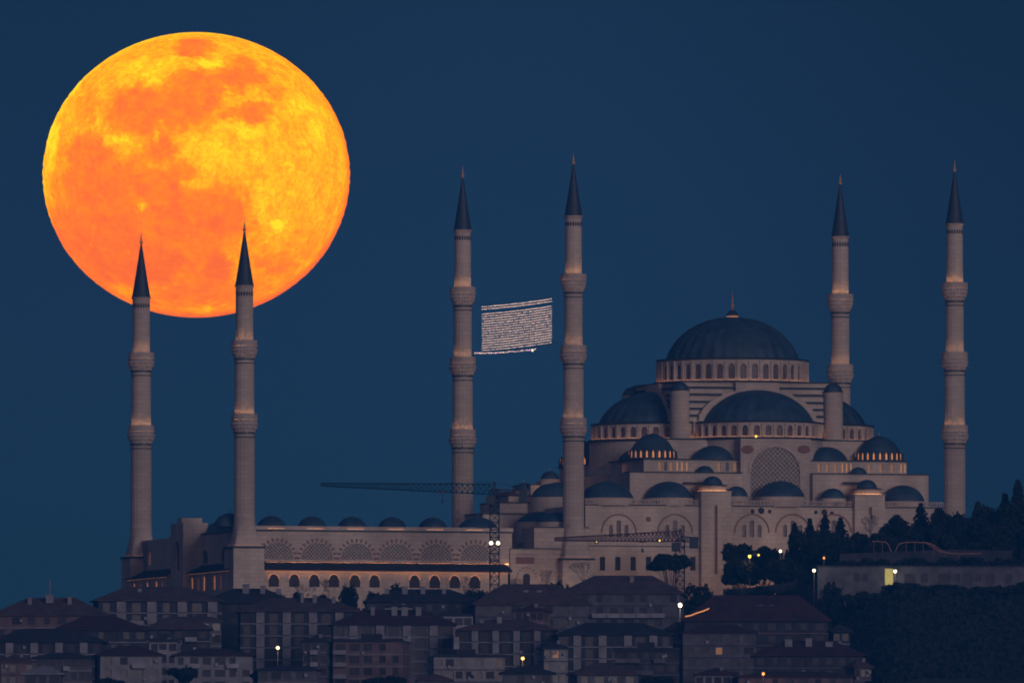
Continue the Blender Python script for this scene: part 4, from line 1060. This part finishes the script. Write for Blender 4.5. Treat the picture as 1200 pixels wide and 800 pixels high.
house('house', 'large brown hip-roofed house with a white balcony band, below the round tree', 655, 806, 695.5, 674, 'wall_grey', 'tile_brown', -4, y=-125, cols=8, style='win', chim=((.15, .8, .5, .6), (.74, .3, .6, .8)), balc=((1, 2), (1, 3), (1, 4), (1, 5), (1, 6)))
house('house', 'wide house with a dark red roof and pale dormers, right of the white street lamp', 798, 975, 727.5, 697, 'wall_dark', 'tile_red', 0, cols=9, style='win', pier='wall_pink', chim=((-.42, .35, .35, .9), (-.3, .35, .5, 1.2), (.05, .35, .6, 1.6), (.2, .35, .6, 1.6)))
# middle rows
house('house', 'low house with a dark red roof behind the dim blue-grey roof at left', 56, 176, 738, 721, 'wall_dark', 'tile_red', 5, cols=7)
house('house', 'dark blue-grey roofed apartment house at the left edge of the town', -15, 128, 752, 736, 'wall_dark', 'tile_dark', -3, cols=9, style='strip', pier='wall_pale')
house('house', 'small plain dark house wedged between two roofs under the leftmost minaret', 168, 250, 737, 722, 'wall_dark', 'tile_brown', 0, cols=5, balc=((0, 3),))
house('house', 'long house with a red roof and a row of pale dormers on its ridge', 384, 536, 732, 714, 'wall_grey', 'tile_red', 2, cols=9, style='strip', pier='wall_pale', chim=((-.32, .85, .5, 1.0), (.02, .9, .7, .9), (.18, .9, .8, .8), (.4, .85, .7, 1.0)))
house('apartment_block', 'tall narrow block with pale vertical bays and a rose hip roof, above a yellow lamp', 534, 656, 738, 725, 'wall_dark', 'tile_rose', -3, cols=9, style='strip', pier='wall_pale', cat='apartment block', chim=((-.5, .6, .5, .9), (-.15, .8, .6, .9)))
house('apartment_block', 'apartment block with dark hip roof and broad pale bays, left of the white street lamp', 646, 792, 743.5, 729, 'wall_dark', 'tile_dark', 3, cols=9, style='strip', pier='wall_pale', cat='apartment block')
house('house', 'white-walled little house peeping out above the rose roof', 518, 556, 722, 718, 'white', 'tile_dark', 0, y=-165, cols=3, flat=True, overh=.4)
house('apartment_block', 'plain grey block of small square windows, one of them dimly lit', 796, 888, 742, 731, 'wall_grey', 'tile_red', 2, cols=5, cat='apartment block', lit=(1, 2), overh=.5)
house('house', 'wide low house with a dark red roof and white dormers at the lower right', 880, 1016, 768, 750, 'wall_dark', 'tile_red', 0, cols=8, style='win', pier='wall_grey', chim=((-.35, .85, .9, .6), (-.0, .9, .8, .7), (.35, .7, .9, .6)))
house('house', 'narrow grey house between the grey block and the balcony block', 968, 1000, 740, 731, 'wall_dark', 'tile_dark', 6, cols=2)
# front rows
house('house', 'pale-fronted house with a small dark red roof at the lower left', 106, 194, 768, 756, 'wall_pale', 'tile_red', 8, cols=4, balc=((0, 2),))
house('house', 'low house with a broad strip of small windows under a dark roof', 36, 112, 771, 764, 'wall_grey', 'tile_dark', 0, y=-325, cols=8, balc=((0, 4),))
house('house', 'pale cottage with a low gabled roof in the lower left corner', 24, 78, 790, 779, 'wall_grey', 'wall_pale', -4, cols=3)
house('house', 'pale flat-fronted house beside a dark tree, left of the yellow lamp', 200, 300, 768, 759, 'wall_pale', 'tile_red', 0, cols=6, balc=((0, 4), (0, 1)))
house('house', 'low shed-like house with a dark roof under the yellow lamp', 298, 376, 785, 779, 'wall_grey', 'tile_dark', 0, cols=5)
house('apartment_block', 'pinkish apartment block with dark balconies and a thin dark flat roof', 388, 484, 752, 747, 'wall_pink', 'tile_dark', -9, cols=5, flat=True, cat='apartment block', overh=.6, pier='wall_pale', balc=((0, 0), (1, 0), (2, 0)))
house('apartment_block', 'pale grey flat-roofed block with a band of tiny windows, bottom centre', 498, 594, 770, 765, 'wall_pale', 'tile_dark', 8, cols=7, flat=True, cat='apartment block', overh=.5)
house('house', 'small dark hip roof beneath the yellow-orange lamp at bottom centre', 584, 652, 789, 780, 'wall_grey', 'tile_dark', 0, cols=4)
house('house', 'small rose-roofed cottage at the bottom edge, left of centre', 486, 532, 797, 789, 'wall_grey', 'tile_rose', 0, cols=2)
house('house', 'brown-roofed house with a sloping pale gable at bottom centre right', 664, 752, 790, 776, 'wall_grey', 'tile_brown', 9, cols=4)
house('apartment_block', 'dim block with stacked white balconies, left of the plain grey block', 716, 800, 762, 757, 'wall_dark', 'tile_dark', 0, cols=5, flat=True, style='win', cat='apartment block', balc=((0, 0), (0, 1), (0, 3), (1, 1), (1, 2)), pier='wall_grey')
house('house', 'reddish flat roof at the lower right edge of the town', 862, 1004, 793, 786, 'wall_pink', 'tile_red', 0, cols=8)
for (nm, lb, p0, p1, ev, rg, wl, rf, rt_, dp_, cl, kw) in (
    ('house', 'small brown-roofed house squeezed in under the left arcade, beside the chimneys', 210, 262, 728, 719, 'wall_grey', 'tile_brown', 14, 9, 3, dict(y=-185)),
    ('house', 'narrow pale house standing left of the pinkish apartment block', 352, 392, 752, 744, 'wall_grey', 'tile_dark', -10, 8, 3, dict(balc=((0, 1), (1, 1)), y=-282)),
    ('house', 'little red-roofed house just right of the crane foot', 600, 648, 716, 709, 'wall_pink', 'tile_red', -12, 8, 4, dict(y=-176)),
    ('house', 'small lean grey house between the pale bays and the dark hip roof', 628, 668, 760, 751, 'wall_pale', 'tile_dark', 10, 8, 3, dict(lit=(0, 1))),
    ('house', 'low rose-roofed house before the dark blue-grey roof at far left', -8, 42, 776, 766, 'wall_pink', 'tile_rose', 8, 9, 4, dict()),
    ('house', 'plain low house with a dark flat top between two red roofs at left', 172, 214, 752, 748, 'wall_pale', 'tile_dark', -6, 8, 3, dict(flat=True, balc=((0, 1),))),
    ('house', 'brown-roofed house filling the gap left of the red-roofed dormer house', 776, 812, 738, 728, 'wall_grey', 'tile_brown', 12, 8, 3, dict(y=-205)),
    ('house', 'small red-roofed house at the bottom edge in front of the grey block', 812, 868, 791, 782, 'wall_pale', 'tile_red', -10, 9, 4, dict()),
    ('house', 'tiny flat-topped roof cabin house behind the long red roof', 448, 486, 712, 707, 'wall_pale', 'tile_dark', 0, 7, 3, dict(flat=True, y=-160)),
    ('house', 'grey house with a crooked brown roof at the lower right edge of town', 988, 1024, 782, 771, 'wall_grey', 'tile_brown', 16, 8, 3, dict())):
    house(nm, lb, p0, p1, ev, rg, wl, rf, rt_, dp_, cols=cl, chim=((.3, .5, .4, 1.0),), overh=.6, **kw)
# red panel on the tall block
rp = MB()
# antenna on the left roof
a_ = W(58, 700, -195); an = thing('antenna_mast', 'thin pale antenna mast standing on the brown roof at the far left', 'antenna', (a_.x, -190, W(58, 703, -190).z))
q = MB(); q.bar((0, 0, -.5), (0, 0, 5.4), .12); q.build('pole', 'white', an); q = MB(); q.bar((-.5, 0, 4.2), (.5, 0, 4.2), .06); q.bar((-.35, 0, 3.4), (.35, 0, 3.4), .06); q.build('crossbar', 'white', an)

# ------------------------------------------------------------------ right side : low building, walls, rail
def wall_run(name, label, cat, pts, h, th, m, post=None, y=-100, gap=None, group=None):
    P = [W(p, q_, yy) for p, q_, yy in pts]; c = P[0].copy(); T = thing(name, label, cat, c, 0, group)
    mb = MB(); po = MB()
    for a, b in zip(P[:-1], P[1:]):
        A, B = a-c, b-c; d = (B-A).normalized(); nrm = Vector((-d.y, d.x, 0))*th/2
        for s in (0,):
            vs = [A-nrm, B-nrm, B+nrm, A+nrm]; vs = [v-Vector((0, 0, h)) for v in vs]+vs
            mb.add(vs, [(0,3,2,1), (4,5,6,7), (0,1,5,4), (1,2,6,5), (2,3,7,6), (3,0,4,7)])
        if post:
            n_ = max(1, int((B-A).length/post))
            for i in range(n_+1):
                p_ = A.lerp(B, i/n_); po.box(p_.x-.2, p_.x+.2, p_.y-.25, p_.y+.25, p_.z-h, p_.z+.45)
    mb.build('wall_panel', m, T)
    if post: po.build('posts', 'concrete', T)
    return T
yb = -110
c0 = W(958, 663.5, yb); c1 = W(1198, 663.5, yb)
LB = thing('low_building', 'long low pale building on the dark slope at right with a glowing yellow door', 'building', (c0.x, yb, c0.z-7.2))
bb = MB(); pans = []; Lw = c1.x-c0.x+4
ops = []
for p, hw_, z_0 in ((1004, .7, 3.4), (1013, .7, 3.4), (1066, 1.3, 2.6), (1083, .8, 3.2), (1106, 1.5, 2.4), (1122, .7, 3.2), (1133, 1.2, 2.4), (1146, .7, 3.4), (1160, 1.0, 2.8), (1182, .8, 3.4)):
    ops.append((W(p, 670, yb).x-c0.x, hw_, z_0, 5.4, False, 'glass'))
dx_ = W(1042, 670, yb).x-c0.x
ops.append((dx_, 1.05, 2.6, 6.7, False, 'lit_door')); ops.sort()
strip(bb, lambda x, z, d: (x, d, z), 0, Lw, -3, 7.2, ops, .3, panes=pans)
bb.quad((0, 0, -3), (0, 0, 7.2), (0, 9, 7.2), (0, 9, -3)); bb.quad((Lw, 0, 7.2), (Lw, 0, -3), (Lw, 9, -3), (Lw, 9, 7.2)); bb.quad((0, 0, 7.2), (Lw, 0, 7.2), (Lw, 9, 7.2), (0, 9, 7.2)); bb.quad((Lw, 9, 7.2), (Lw, 9, -3), (0, 9, -3), (0, 9, 7.2))
bb.build('wall', 'wall_grey', LB)
for pm, mt in pans: pm.build('door' if mt == 'lit_door' else 'window', mt, LB)
q = MB(); q.box(-.4, Lw+.4, -.5, 9.4, 7.203, 7.45); q.build('roof', 'wall_dark', LB)
wall_run('garden_wall', 'pale concrete fence with square posts above the red-roofed house', 'fence', [(848, 691, -60), (900, 686, -66), (934, 680, -70)], 2.2, .2, 'concrete', 3.0)
wall_run('retaining_wall', 'pale stepped retaining wall running down the slope left of the low building', 'retaining wall', [(934, 683, -90), (946, 684, -95), (962, 692, -110)], 4.5, .4, 'concrete', 4.0)
wall_run('terrace_wall', 'thin pale terrace wall crossing the wooded slope above the low building', 'terrace wall', [(984, 648.5, -75), (1060, 645.5, -72), (1120, 643.5, -70), (1186, 645, -72)], 5.0, .3, 'wall_dark')
# curved rail
RT = thing('handrail', 'curved pinkish handrail bending over the wooded slope at right', 'handrail', W(1090, 640, -80))
def railpts(pts): return [W(a, b, -80)-RT.location for a, b in pts]
for pts in (((1022, 634), (1030, 634.2), (1038, 635), (1041, 637.5), (1043, 643), (1044.5, 646)), ((1049.5, 646), (1051, 641), (1054, 637), (1060, 635.2), (1072, 635), (1085, 635.5), (1092, 637), (1098, 641), (1105, 646), (1112, 648), (1130, 648.5), (1150, 648)), ((1085, 635.8), (1091, 639), (1098, 644), (1104, 647.5))):
    q = MB(); P = railpts(pts)
    for a, b in zip(P[:-1], P[1:]): q.bar(a, b, .13, 6)
    q.build('rail', 'pipe', RT)
q = MB()
for px_ in (1024, 1034, 1062, 1072, 1082, 1094, 1108, 1124, 1140):
    py_ = 634 if px_ < 1090 else (639 if px_ < 1100 else 648); a = W(px_, py_, -80)-RT.location; q.bar(a, a-Vector((0, 0, 3)), .06)
q.build('posts', 'pipe', RT)

# ------------------------------------------------------------------ lamps
def lamp(px, py, y, r, m, label, energy=0, col=(1, .7, .3), double=None, group='street lamps'):
    p = W(px, py, y); g0 = gz(p.x, y)-.5
    T = thing('street_lamp', label, 'street lamp', (p.x, y, g0), 0, group)
    h = max(3.0, p.z-g0)
    po = MB(); po.lathe([(.16, 0), (.08, h+.3)], 8, (0, .5)); po.bar((0, .5, h+.25), (0, -.1, h+.35), .07); po.build('pole', 'steel', T)
    hd = MB(); hd.box(-.35, .35, -.35, .45, h+.30, h+.45); ho = hd.build('lamp_head', 'steel', T)
    r *= .85; energy *= 3; b = MB(); b.ball((0, -.1, h), r); b.build('bulb', m, ho)
    if double:
        q = W(double[0], double[1], y)-Vector((p.x, y, g0)); po2 = MB(); po2.bar((0, .5, h+.2), (q.x, .1, q.z+.3), .06); po2.build('arm', 'steel', T)
        b = MB(); b.ball((q.x, 0, q.z), r*.7); b.build('bulb', m, ho)
    if energy:
        ld = bpy.data.lights.new('lamp_light', 'POINT'); ld.energy = energy; ld.color = col; ld.shadow_soft_size = .5
        lo = bpy.data.objects.new('lamp_light', ld); COL.objects.link(lo); lo.parent = T; lo.location = (0, -1.2, h-.2)
lamp(797, 708.5, -175, .62, 'lamp_cool', 'brightest white street lamp, between the brown-roofed house and the red-roofed house', 500, (1, .8, .5))
lamp(325.5, 758.5, -310, .50, 'lamp_white', 'warm yellow street lamp in front of the tall block with the red panel', 160, (1, .65, .3))
lamp(612.5, 771, -345, .50, 'lamp_yellow', 'yellow-orange street lamp in front of the narrow block with pale bays', 200, (1, .55, .2))
lamp(894.5, 789, -400, .42, 'lamp_orange', 'small orange-red street lamp at the bottom edge, lower right of the grey block', 60, (1, .4, .15))
lamp(878.5, 651.5, -50, .48, 'lamp_yellow', 'double-headed yellow street lamp among the trees right of the front tower', 120, (1, .7, .2), double=(889, 650))
lamp(914.5, 645.5, -50, .42, 'lamp_cool', 'small white street lamp in the trees right of the double-headed lamp', 60, (1, .85, .6))
lamp(965.5, 653.5, -70, .32, 'lamp_orange', 'faint orange street lamp above the left end of the low building', 20, (1, .4, .15))
lamp(954, 668, -112, .50, 'lamp_cool', 'white lamp at the left corner of the long low building', 60, (1, .85, .6))
lamp(1049, 669, -113, .50, 'lamp_cool', 'white lamp beside the glowing yellow door of the low building', 120, (1, .85, .5))
# small lit spot on the half dome ledge
q = MB(); fu, fz_ = L(886, 511.5, 12); q.ball((0, 0, 0), .32); sp_ = q.build('spotlight', 'lamp_yellow'); sp_.location = loc2w(fu, CV-20.7-16.6, 0); sp_.location = W(886, 511, sp_.location.y-1.0)
tag(sp_, 'tiny yellow spotlight on the ledge under the front half dome', 'spotlight')
# roof edge caught by the white lamp, its lamplight painted as a glowing bar
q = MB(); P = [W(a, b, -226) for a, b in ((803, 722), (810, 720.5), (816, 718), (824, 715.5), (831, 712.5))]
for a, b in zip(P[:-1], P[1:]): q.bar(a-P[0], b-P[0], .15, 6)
ls = q.build('glow_strip', 'roofglow'); ls.location = P[0]
tag(ls, 'short orange glow painted along a lamplit roof edge beside the white street lamp', 'painted glow')

# ------------------------------------------------------------------ trees
def leaf_cloud(mb, blobs, n, s, rnd):
    tot = sum(b[3]*b[4]*b[5] for b in blobs)
    for (cx, cy, cz, rx, ry, rz) in blobs:
        m = int(n*rx*ry*rz/tot)+6
        for _ in range(m):
            a, b = rnd.uniform(0, 2*pi), math.acos(rnd.uniform(-1, 1)); r = rnd.uniform(.35, 1.0)**.5*rnd.uniform(.85, 1.12)
            p = Vector((cx+rx*r*sin(b)*cos(a), cy+ry*r*sin(b)*sin(a), cz+rz*r*cos(b)))
            d = Vector((rnd.gauss(0, 1), rnd.gauss(0, 1), rnd.gauss(0, 1))).normalized(); e_ = d.orthogonal().normalized()*s*rnd.uniform(.6, 1.3); f_ = d.cross(e_)*rnd.uniform(.5, .9)
            mb.add([p-e_, p-f_, p+e_, p+f_], [(0,1,2,3)])
def tree(px, top, y, wpx, label, kind='round', name=None, bottom=None, mt='leaf', group='trees around the mosque', dens=1.0):
    p = W(px, top, y); g0 = gz(p.x, y)-.4; k = (y-CAM.y)/FPX
    H = max(3, p.z-g0); wr = wpx*k/2; rnd = random.Random(label+str(px))
    if name is None: name = {'round': 'broadleaf_tree', 'conifer': 'conifer_tree', 'bare': 'bare_tree'}[kind]
    T = thing(name, label, 'tree' if 'shrub' not in name else 'shrub', (p.x, y, g0), rnd.uniform(0, 6), group)
    tk = MB(); lean = rnd.uniform(-.4, .4)
    ctr = H*.45 if kind != 'conifer' else H*.9
    tk.bar((0, 0, -.5), (lean*.5, 0, ctr*.6), .05*H*.35+.1, 7); tk.bar((lean*.5, 0, ctr*.6), (lean, 0, ctr), .03*H*.3+.06, 6)
    cr_ = MB()
    if kind == 'round':
        ch = (bottom and (H-(W(px, bottom, y).z-g0))) or H*.7
        cz = H-ch/2; blobs = []
        if name == 'shrub': ch = H*.97; cz = H*.5
        nb = 9+int(wr)
        for i in range(nb):
            a = rnd.uniform(0, 2*pi); rr = wr*.62*rnd.random()**.5; zz = cz+ch*.30*rnd.uniform(-1, 1)*(1-rr/wr*.5)
            b = (rr*cos(a), rr*sin(a), zz, wr*rnd.uniform(.28, .48), wr*rnd.uniform(.28, .48), ch*rnd.uniform(.16, .26)); blobs.append(b)
            tk.bar((lean*.7, 0, ctr*.7), (b[0], b[1], b[2]), .07, 4)
        leaf_cloud(cr_, blobs, int(1500*dens*min(3, max(1, H*wr/22))), max(.36, wr*.085), rnd)
    elif kind == 'conifer':
        lv = int(max(9, H*1.3)); 
        for i in range(lv):
            t = i/(lv-1); z = H*(.12+.86*t); r = wr*1.85*(1-t)**.92*rnd.uniform(.75, 1.15)+.15
            nb = int(7+6*(1-t))
            for j in range(nb):
                a = 2*pi*j/nb+rnd.uniform(-.3, .3)+i; ln = r*rnd.uniform(.7, 1.1); dr_ = -ln*.22
                tip = Vector((ln*cos(a), ln*sin(a), z+dr_)); rt_ = Vector((0, 0, z))
                side = Vector((-sin(a), cos(a), 0))
                for m in range(4):
                    c = rt_.lerp(tip, .3+.7*m/3)
                    for _q in range(2):
                        d = Vector((rnd.gauss(0, 1), rnd.gauss(0, 1), rnd.gauss(0, 1))).normalized(); e2_ = d.orthogonal().normalized()*rnd.uniform(.35, .65); f2_ = d.cross(e2_)*.7
                        cc_ = c+Vector((rnd.uniform(-.3, .3), rnd.uniform(-.3, .3), rnd.uniform(-.35, .25)))
                        cr_.add([cc_-e2_, cc_-f2_, cc_+e2_, cc_+f2_], [(0,1,2,3)])
                for m in range(5):
                    c = rt_.lerp(tip, .25+.75*m/4); w_ = (.42*(1-m/6))*max(.5, r*.33)
                    e_ = side*w_*rnd.uniform(.7, 1.2)+Vector((0, 0, rnd.uniform(-.2, .2))); f_ = (tip-rt_).normalized()*w_*.9+Vector((0, 0, rnd.uniform(-.15, .25)*w_*2))
                    cr_.add([c-e_, c-f_, c+e_, c+f_], [(0,1,2,3)])
                    g_ = Vector((0, 0, w_*.8)); cr_.add([c-f_, c-g_, c+f_, c+g_], [(0,1,2,3)])
        tk.bar((lean*.5, 0, ctr*.6), (0, 0, H), .05, 4)
    else:
        def br(p, d, l, r, dep):
            q_ = p+d*l; cr_.bar(p, q_, r, 4)
            if dep == 0: return
            for _ in range(3):
                nd = (d+Vector((rnd.uniform(-.6, .6), rnd.uniform(-.6, .6), rnd.uniform(-.1, .4)))).normalized(); br(q_, nd, l*.68, r*.6, dep-1)
        br(Vector((lean, 0, ctr*.8)), Vector((0, 0, 1)), H*.22, .12, 5)
        leaf_cloud(cr_, [(0, 0, H*.75, wr*.8, wr*.8, H*.2)], 160, .16, rnd)
    tk.build('trunk', 'trunk', T); cr_.build('crown', mt, T)
    return T
tree(785, 645, -28, 56, 'solitary dark flat-topped tree in front of the mosque wall, left of the front tower', bottom=672, dens=1.4)
tree(866, 634, -32, 46, 'dark round tree touching the right side of the front tower', bottom=676, dens=1.3)
tree(897, 636, -34, 44, 'dark round tree with a yellow double lamp before it', bottom=682, dens=1.3)
tree(872, 652, -45, 60, 'broad low dark tree under the double yellow lamp', bottom=692, dens=1.4)
tree(926, 650, -55, 60, 'broad low dark tree left of the lamp at the building corner', bottom=692, dens=1.4)
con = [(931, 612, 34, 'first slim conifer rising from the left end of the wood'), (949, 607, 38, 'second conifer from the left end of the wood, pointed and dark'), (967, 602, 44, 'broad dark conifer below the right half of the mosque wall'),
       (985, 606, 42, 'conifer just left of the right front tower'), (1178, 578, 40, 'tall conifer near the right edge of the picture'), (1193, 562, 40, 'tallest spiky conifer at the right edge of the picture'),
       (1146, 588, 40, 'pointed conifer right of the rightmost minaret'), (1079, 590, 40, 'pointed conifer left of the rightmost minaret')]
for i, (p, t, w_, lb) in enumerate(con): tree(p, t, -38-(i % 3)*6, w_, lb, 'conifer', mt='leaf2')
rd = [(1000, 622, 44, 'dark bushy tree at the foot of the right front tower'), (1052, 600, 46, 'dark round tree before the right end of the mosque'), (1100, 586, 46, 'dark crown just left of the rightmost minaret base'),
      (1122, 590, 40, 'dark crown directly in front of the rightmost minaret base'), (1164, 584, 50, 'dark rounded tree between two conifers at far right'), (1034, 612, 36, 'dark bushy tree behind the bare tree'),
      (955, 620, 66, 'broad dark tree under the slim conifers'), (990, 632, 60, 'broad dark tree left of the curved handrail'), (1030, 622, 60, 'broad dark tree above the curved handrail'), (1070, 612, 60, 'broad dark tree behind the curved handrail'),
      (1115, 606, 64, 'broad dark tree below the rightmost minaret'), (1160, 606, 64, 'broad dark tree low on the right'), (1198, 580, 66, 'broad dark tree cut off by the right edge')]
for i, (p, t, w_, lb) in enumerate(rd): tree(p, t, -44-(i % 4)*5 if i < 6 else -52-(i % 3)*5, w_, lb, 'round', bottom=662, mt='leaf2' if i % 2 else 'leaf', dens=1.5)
tree(1020, 600, -40, 30, 'thin bare tree in front of the right front tower', 'bare', mt='trunk')
# slope below the low building
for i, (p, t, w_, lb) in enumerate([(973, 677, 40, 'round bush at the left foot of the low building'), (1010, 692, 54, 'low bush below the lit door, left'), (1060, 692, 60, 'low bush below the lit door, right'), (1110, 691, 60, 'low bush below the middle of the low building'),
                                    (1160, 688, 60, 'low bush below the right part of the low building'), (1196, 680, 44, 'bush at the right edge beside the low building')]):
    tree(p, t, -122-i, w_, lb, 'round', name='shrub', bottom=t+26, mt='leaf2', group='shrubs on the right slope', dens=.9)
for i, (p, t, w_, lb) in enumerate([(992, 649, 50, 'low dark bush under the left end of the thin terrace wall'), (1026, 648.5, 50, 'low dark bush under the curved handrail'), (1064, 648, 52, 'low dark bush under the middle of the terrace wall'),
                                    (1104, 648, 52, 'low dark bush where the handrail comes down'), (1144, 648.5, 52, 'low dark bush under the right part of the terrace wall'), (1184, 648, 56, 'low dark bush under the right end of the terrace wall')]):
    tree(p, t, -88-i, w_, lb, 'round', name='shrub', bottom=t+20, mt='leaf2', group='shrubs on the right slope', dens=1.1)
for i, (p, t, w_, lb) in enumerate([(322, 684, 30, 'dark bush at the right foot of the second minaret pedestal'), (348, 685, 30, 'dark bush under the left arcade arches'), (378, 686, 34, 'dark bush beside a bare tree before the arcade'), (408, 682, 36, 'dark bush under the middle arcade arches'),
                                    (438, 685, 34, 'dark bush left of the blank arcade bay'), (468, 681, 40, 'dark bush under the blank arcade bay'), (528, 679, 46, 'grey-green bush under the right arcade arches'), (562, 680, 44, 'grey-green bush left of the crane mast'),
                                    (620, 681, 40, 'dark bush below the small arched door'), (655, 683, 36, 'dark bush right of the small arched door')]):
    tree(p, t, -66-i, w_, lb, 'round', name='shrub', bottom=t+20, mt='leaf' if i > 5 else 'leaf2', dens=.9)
# small trees before the mosque foot
for i, (p, t, w_, kd, lb) in enumerate([(638, 664, 16, 'bare', 'thin little tree left of the big pedestal of the central minaret'), (650, 668, 22, 'round', 'small bush at the left foot of the central minaret'), (688, 652, 20, 'bare', 'thin tree at the right foot of the central minaret'),
                                        (675, 676, 40, 'round', 'dark bush before the central minaret pedestal'), (700, 678, 40, 'round', 'dark bush below the dark rectangular windows'), (603, 674, 22, 'bare', 'thin tree in front of the small arched door'),
                                        (545, 672, 22, 'bare', 'thin tree before the arcade, left of the crane'), (385, 676, 24, 'bare', 'bare tree before the arcade among chimneys'), (355, 680, 20, 'bare', 'small bare tree before the left part of the arcade'),
                                        (595, 678, 30, 'round', 'dark bush beside the crane mast'), (500, 680, 34, 'round', 'dark bush before the middle of the arcade'), (745, 680, 60, 'round', 'dark hedge-like bush below the solitary tree'), (820, 678, 56, 'round', 'dark bush at the foot of the front tower'),
                                        (850, 682, 40, 'round', 'dark bush left of the pale fence'), (868, 676, 44, 'round', 'dark bush behind the left part of the pale fence'), (900, 674, 48, 'round', 'dark bush behind the middle of the pale fence'), (936, 672, 48, 'round', 'dark bush behind the right end of the pale fence'), (784, 684, 44, 'round', 'dark bush right of the solitary tree, behind the big brown roof'), (720, 682, 40, 'round', 'dark bush under the three dark rectangular windows')]):
    tree(p, t, -60-i, w_, lb, kd, name='shrub' if kd == 'round' else None, bottom=t+16, mt='trunk' if kd == 'bare' else 'leaf2', dens=.7)
for i, (p, t, w_, lb) in enumerate([(215, 779, 44, 'dark round tree in front of the pale flat-fronted house'), (315, 782, 50, 'dark tree under the yellow lamp'), (448, 790, 60, 'dark tree at the foot of the pinkish block'), (770, 790, 50, 'dark tree at the bottom edge below the balcony block'),
                                    (128, 792, 40, 'dark tree at the bottom edge, lower left')]):
    tree(p, t, -365, w_, lb, 'round', bottom=t+22, mt='leaf2', group='trees among the houses', dens=.9)
# undergrowth on the right slope: nobody could count it
ug = MB(); rnd = random.Random(3)
for _ in range(9000):
    x = rnd.uniform(72, 150); y = rnd.uniform(-420, -46); 
    if W(600, 800, y).z > gz(x, y)+2: continue
    if x < 80 and y < -120 and rnd.random() < .5: continue
    z = gz(x, y); s = rnd.uniform(.3, 1.1)
    for _k in range(2):
        d = Vector((rnd.gauss(0, 1), rnd.gauss(0, 1), rnd.gauss(0, .6))).normalized(); e_ = d.orthogonal().normalized()*s; f_ = d.cross(e_)*.7; p = Vector((x+rnd.uniform(-.6, .6), y, z+s*rnd.uniform(.1, 1.1)))
        ug.add([p-e_, p-f_, p+e_, p+f_], [(0,1,2,3)])
o_ = ug.build('undergrowth', 'leaf2'); o_['kind'] = 'stuff'; o_['label'] = 'dark scrub covering the slope at right'

# ------------------------------------------------------------------ haze
HAZE_D = 5.0e-5
hz = MB(); hz.box(-2600, 2600, -9700, 3100, -300, 125)
ho = hz.build('haze', 'stone'); ho['kind'] = 'stuff'
hm = bpy.data.materials.new('haze'); hm.use_nodes = True; t = hm.node_tree; t.nodes.clear()
a = t.nodes.new('ShaderNodeOutputMaterial'); v = t.nodes.new('ShaderNodeVolumePrincipled'); v.inputs['Density'].default_value = HAZE_D; v.inputs['Color'].default_value = (.035, .34, .85, 1); v.inputs['Anisotropy'].default_value = .2
t.links.new(v.outputs[0], a.inputs['Volume']); ho.data.materials.clear(); ho.data.materials.append(hm)
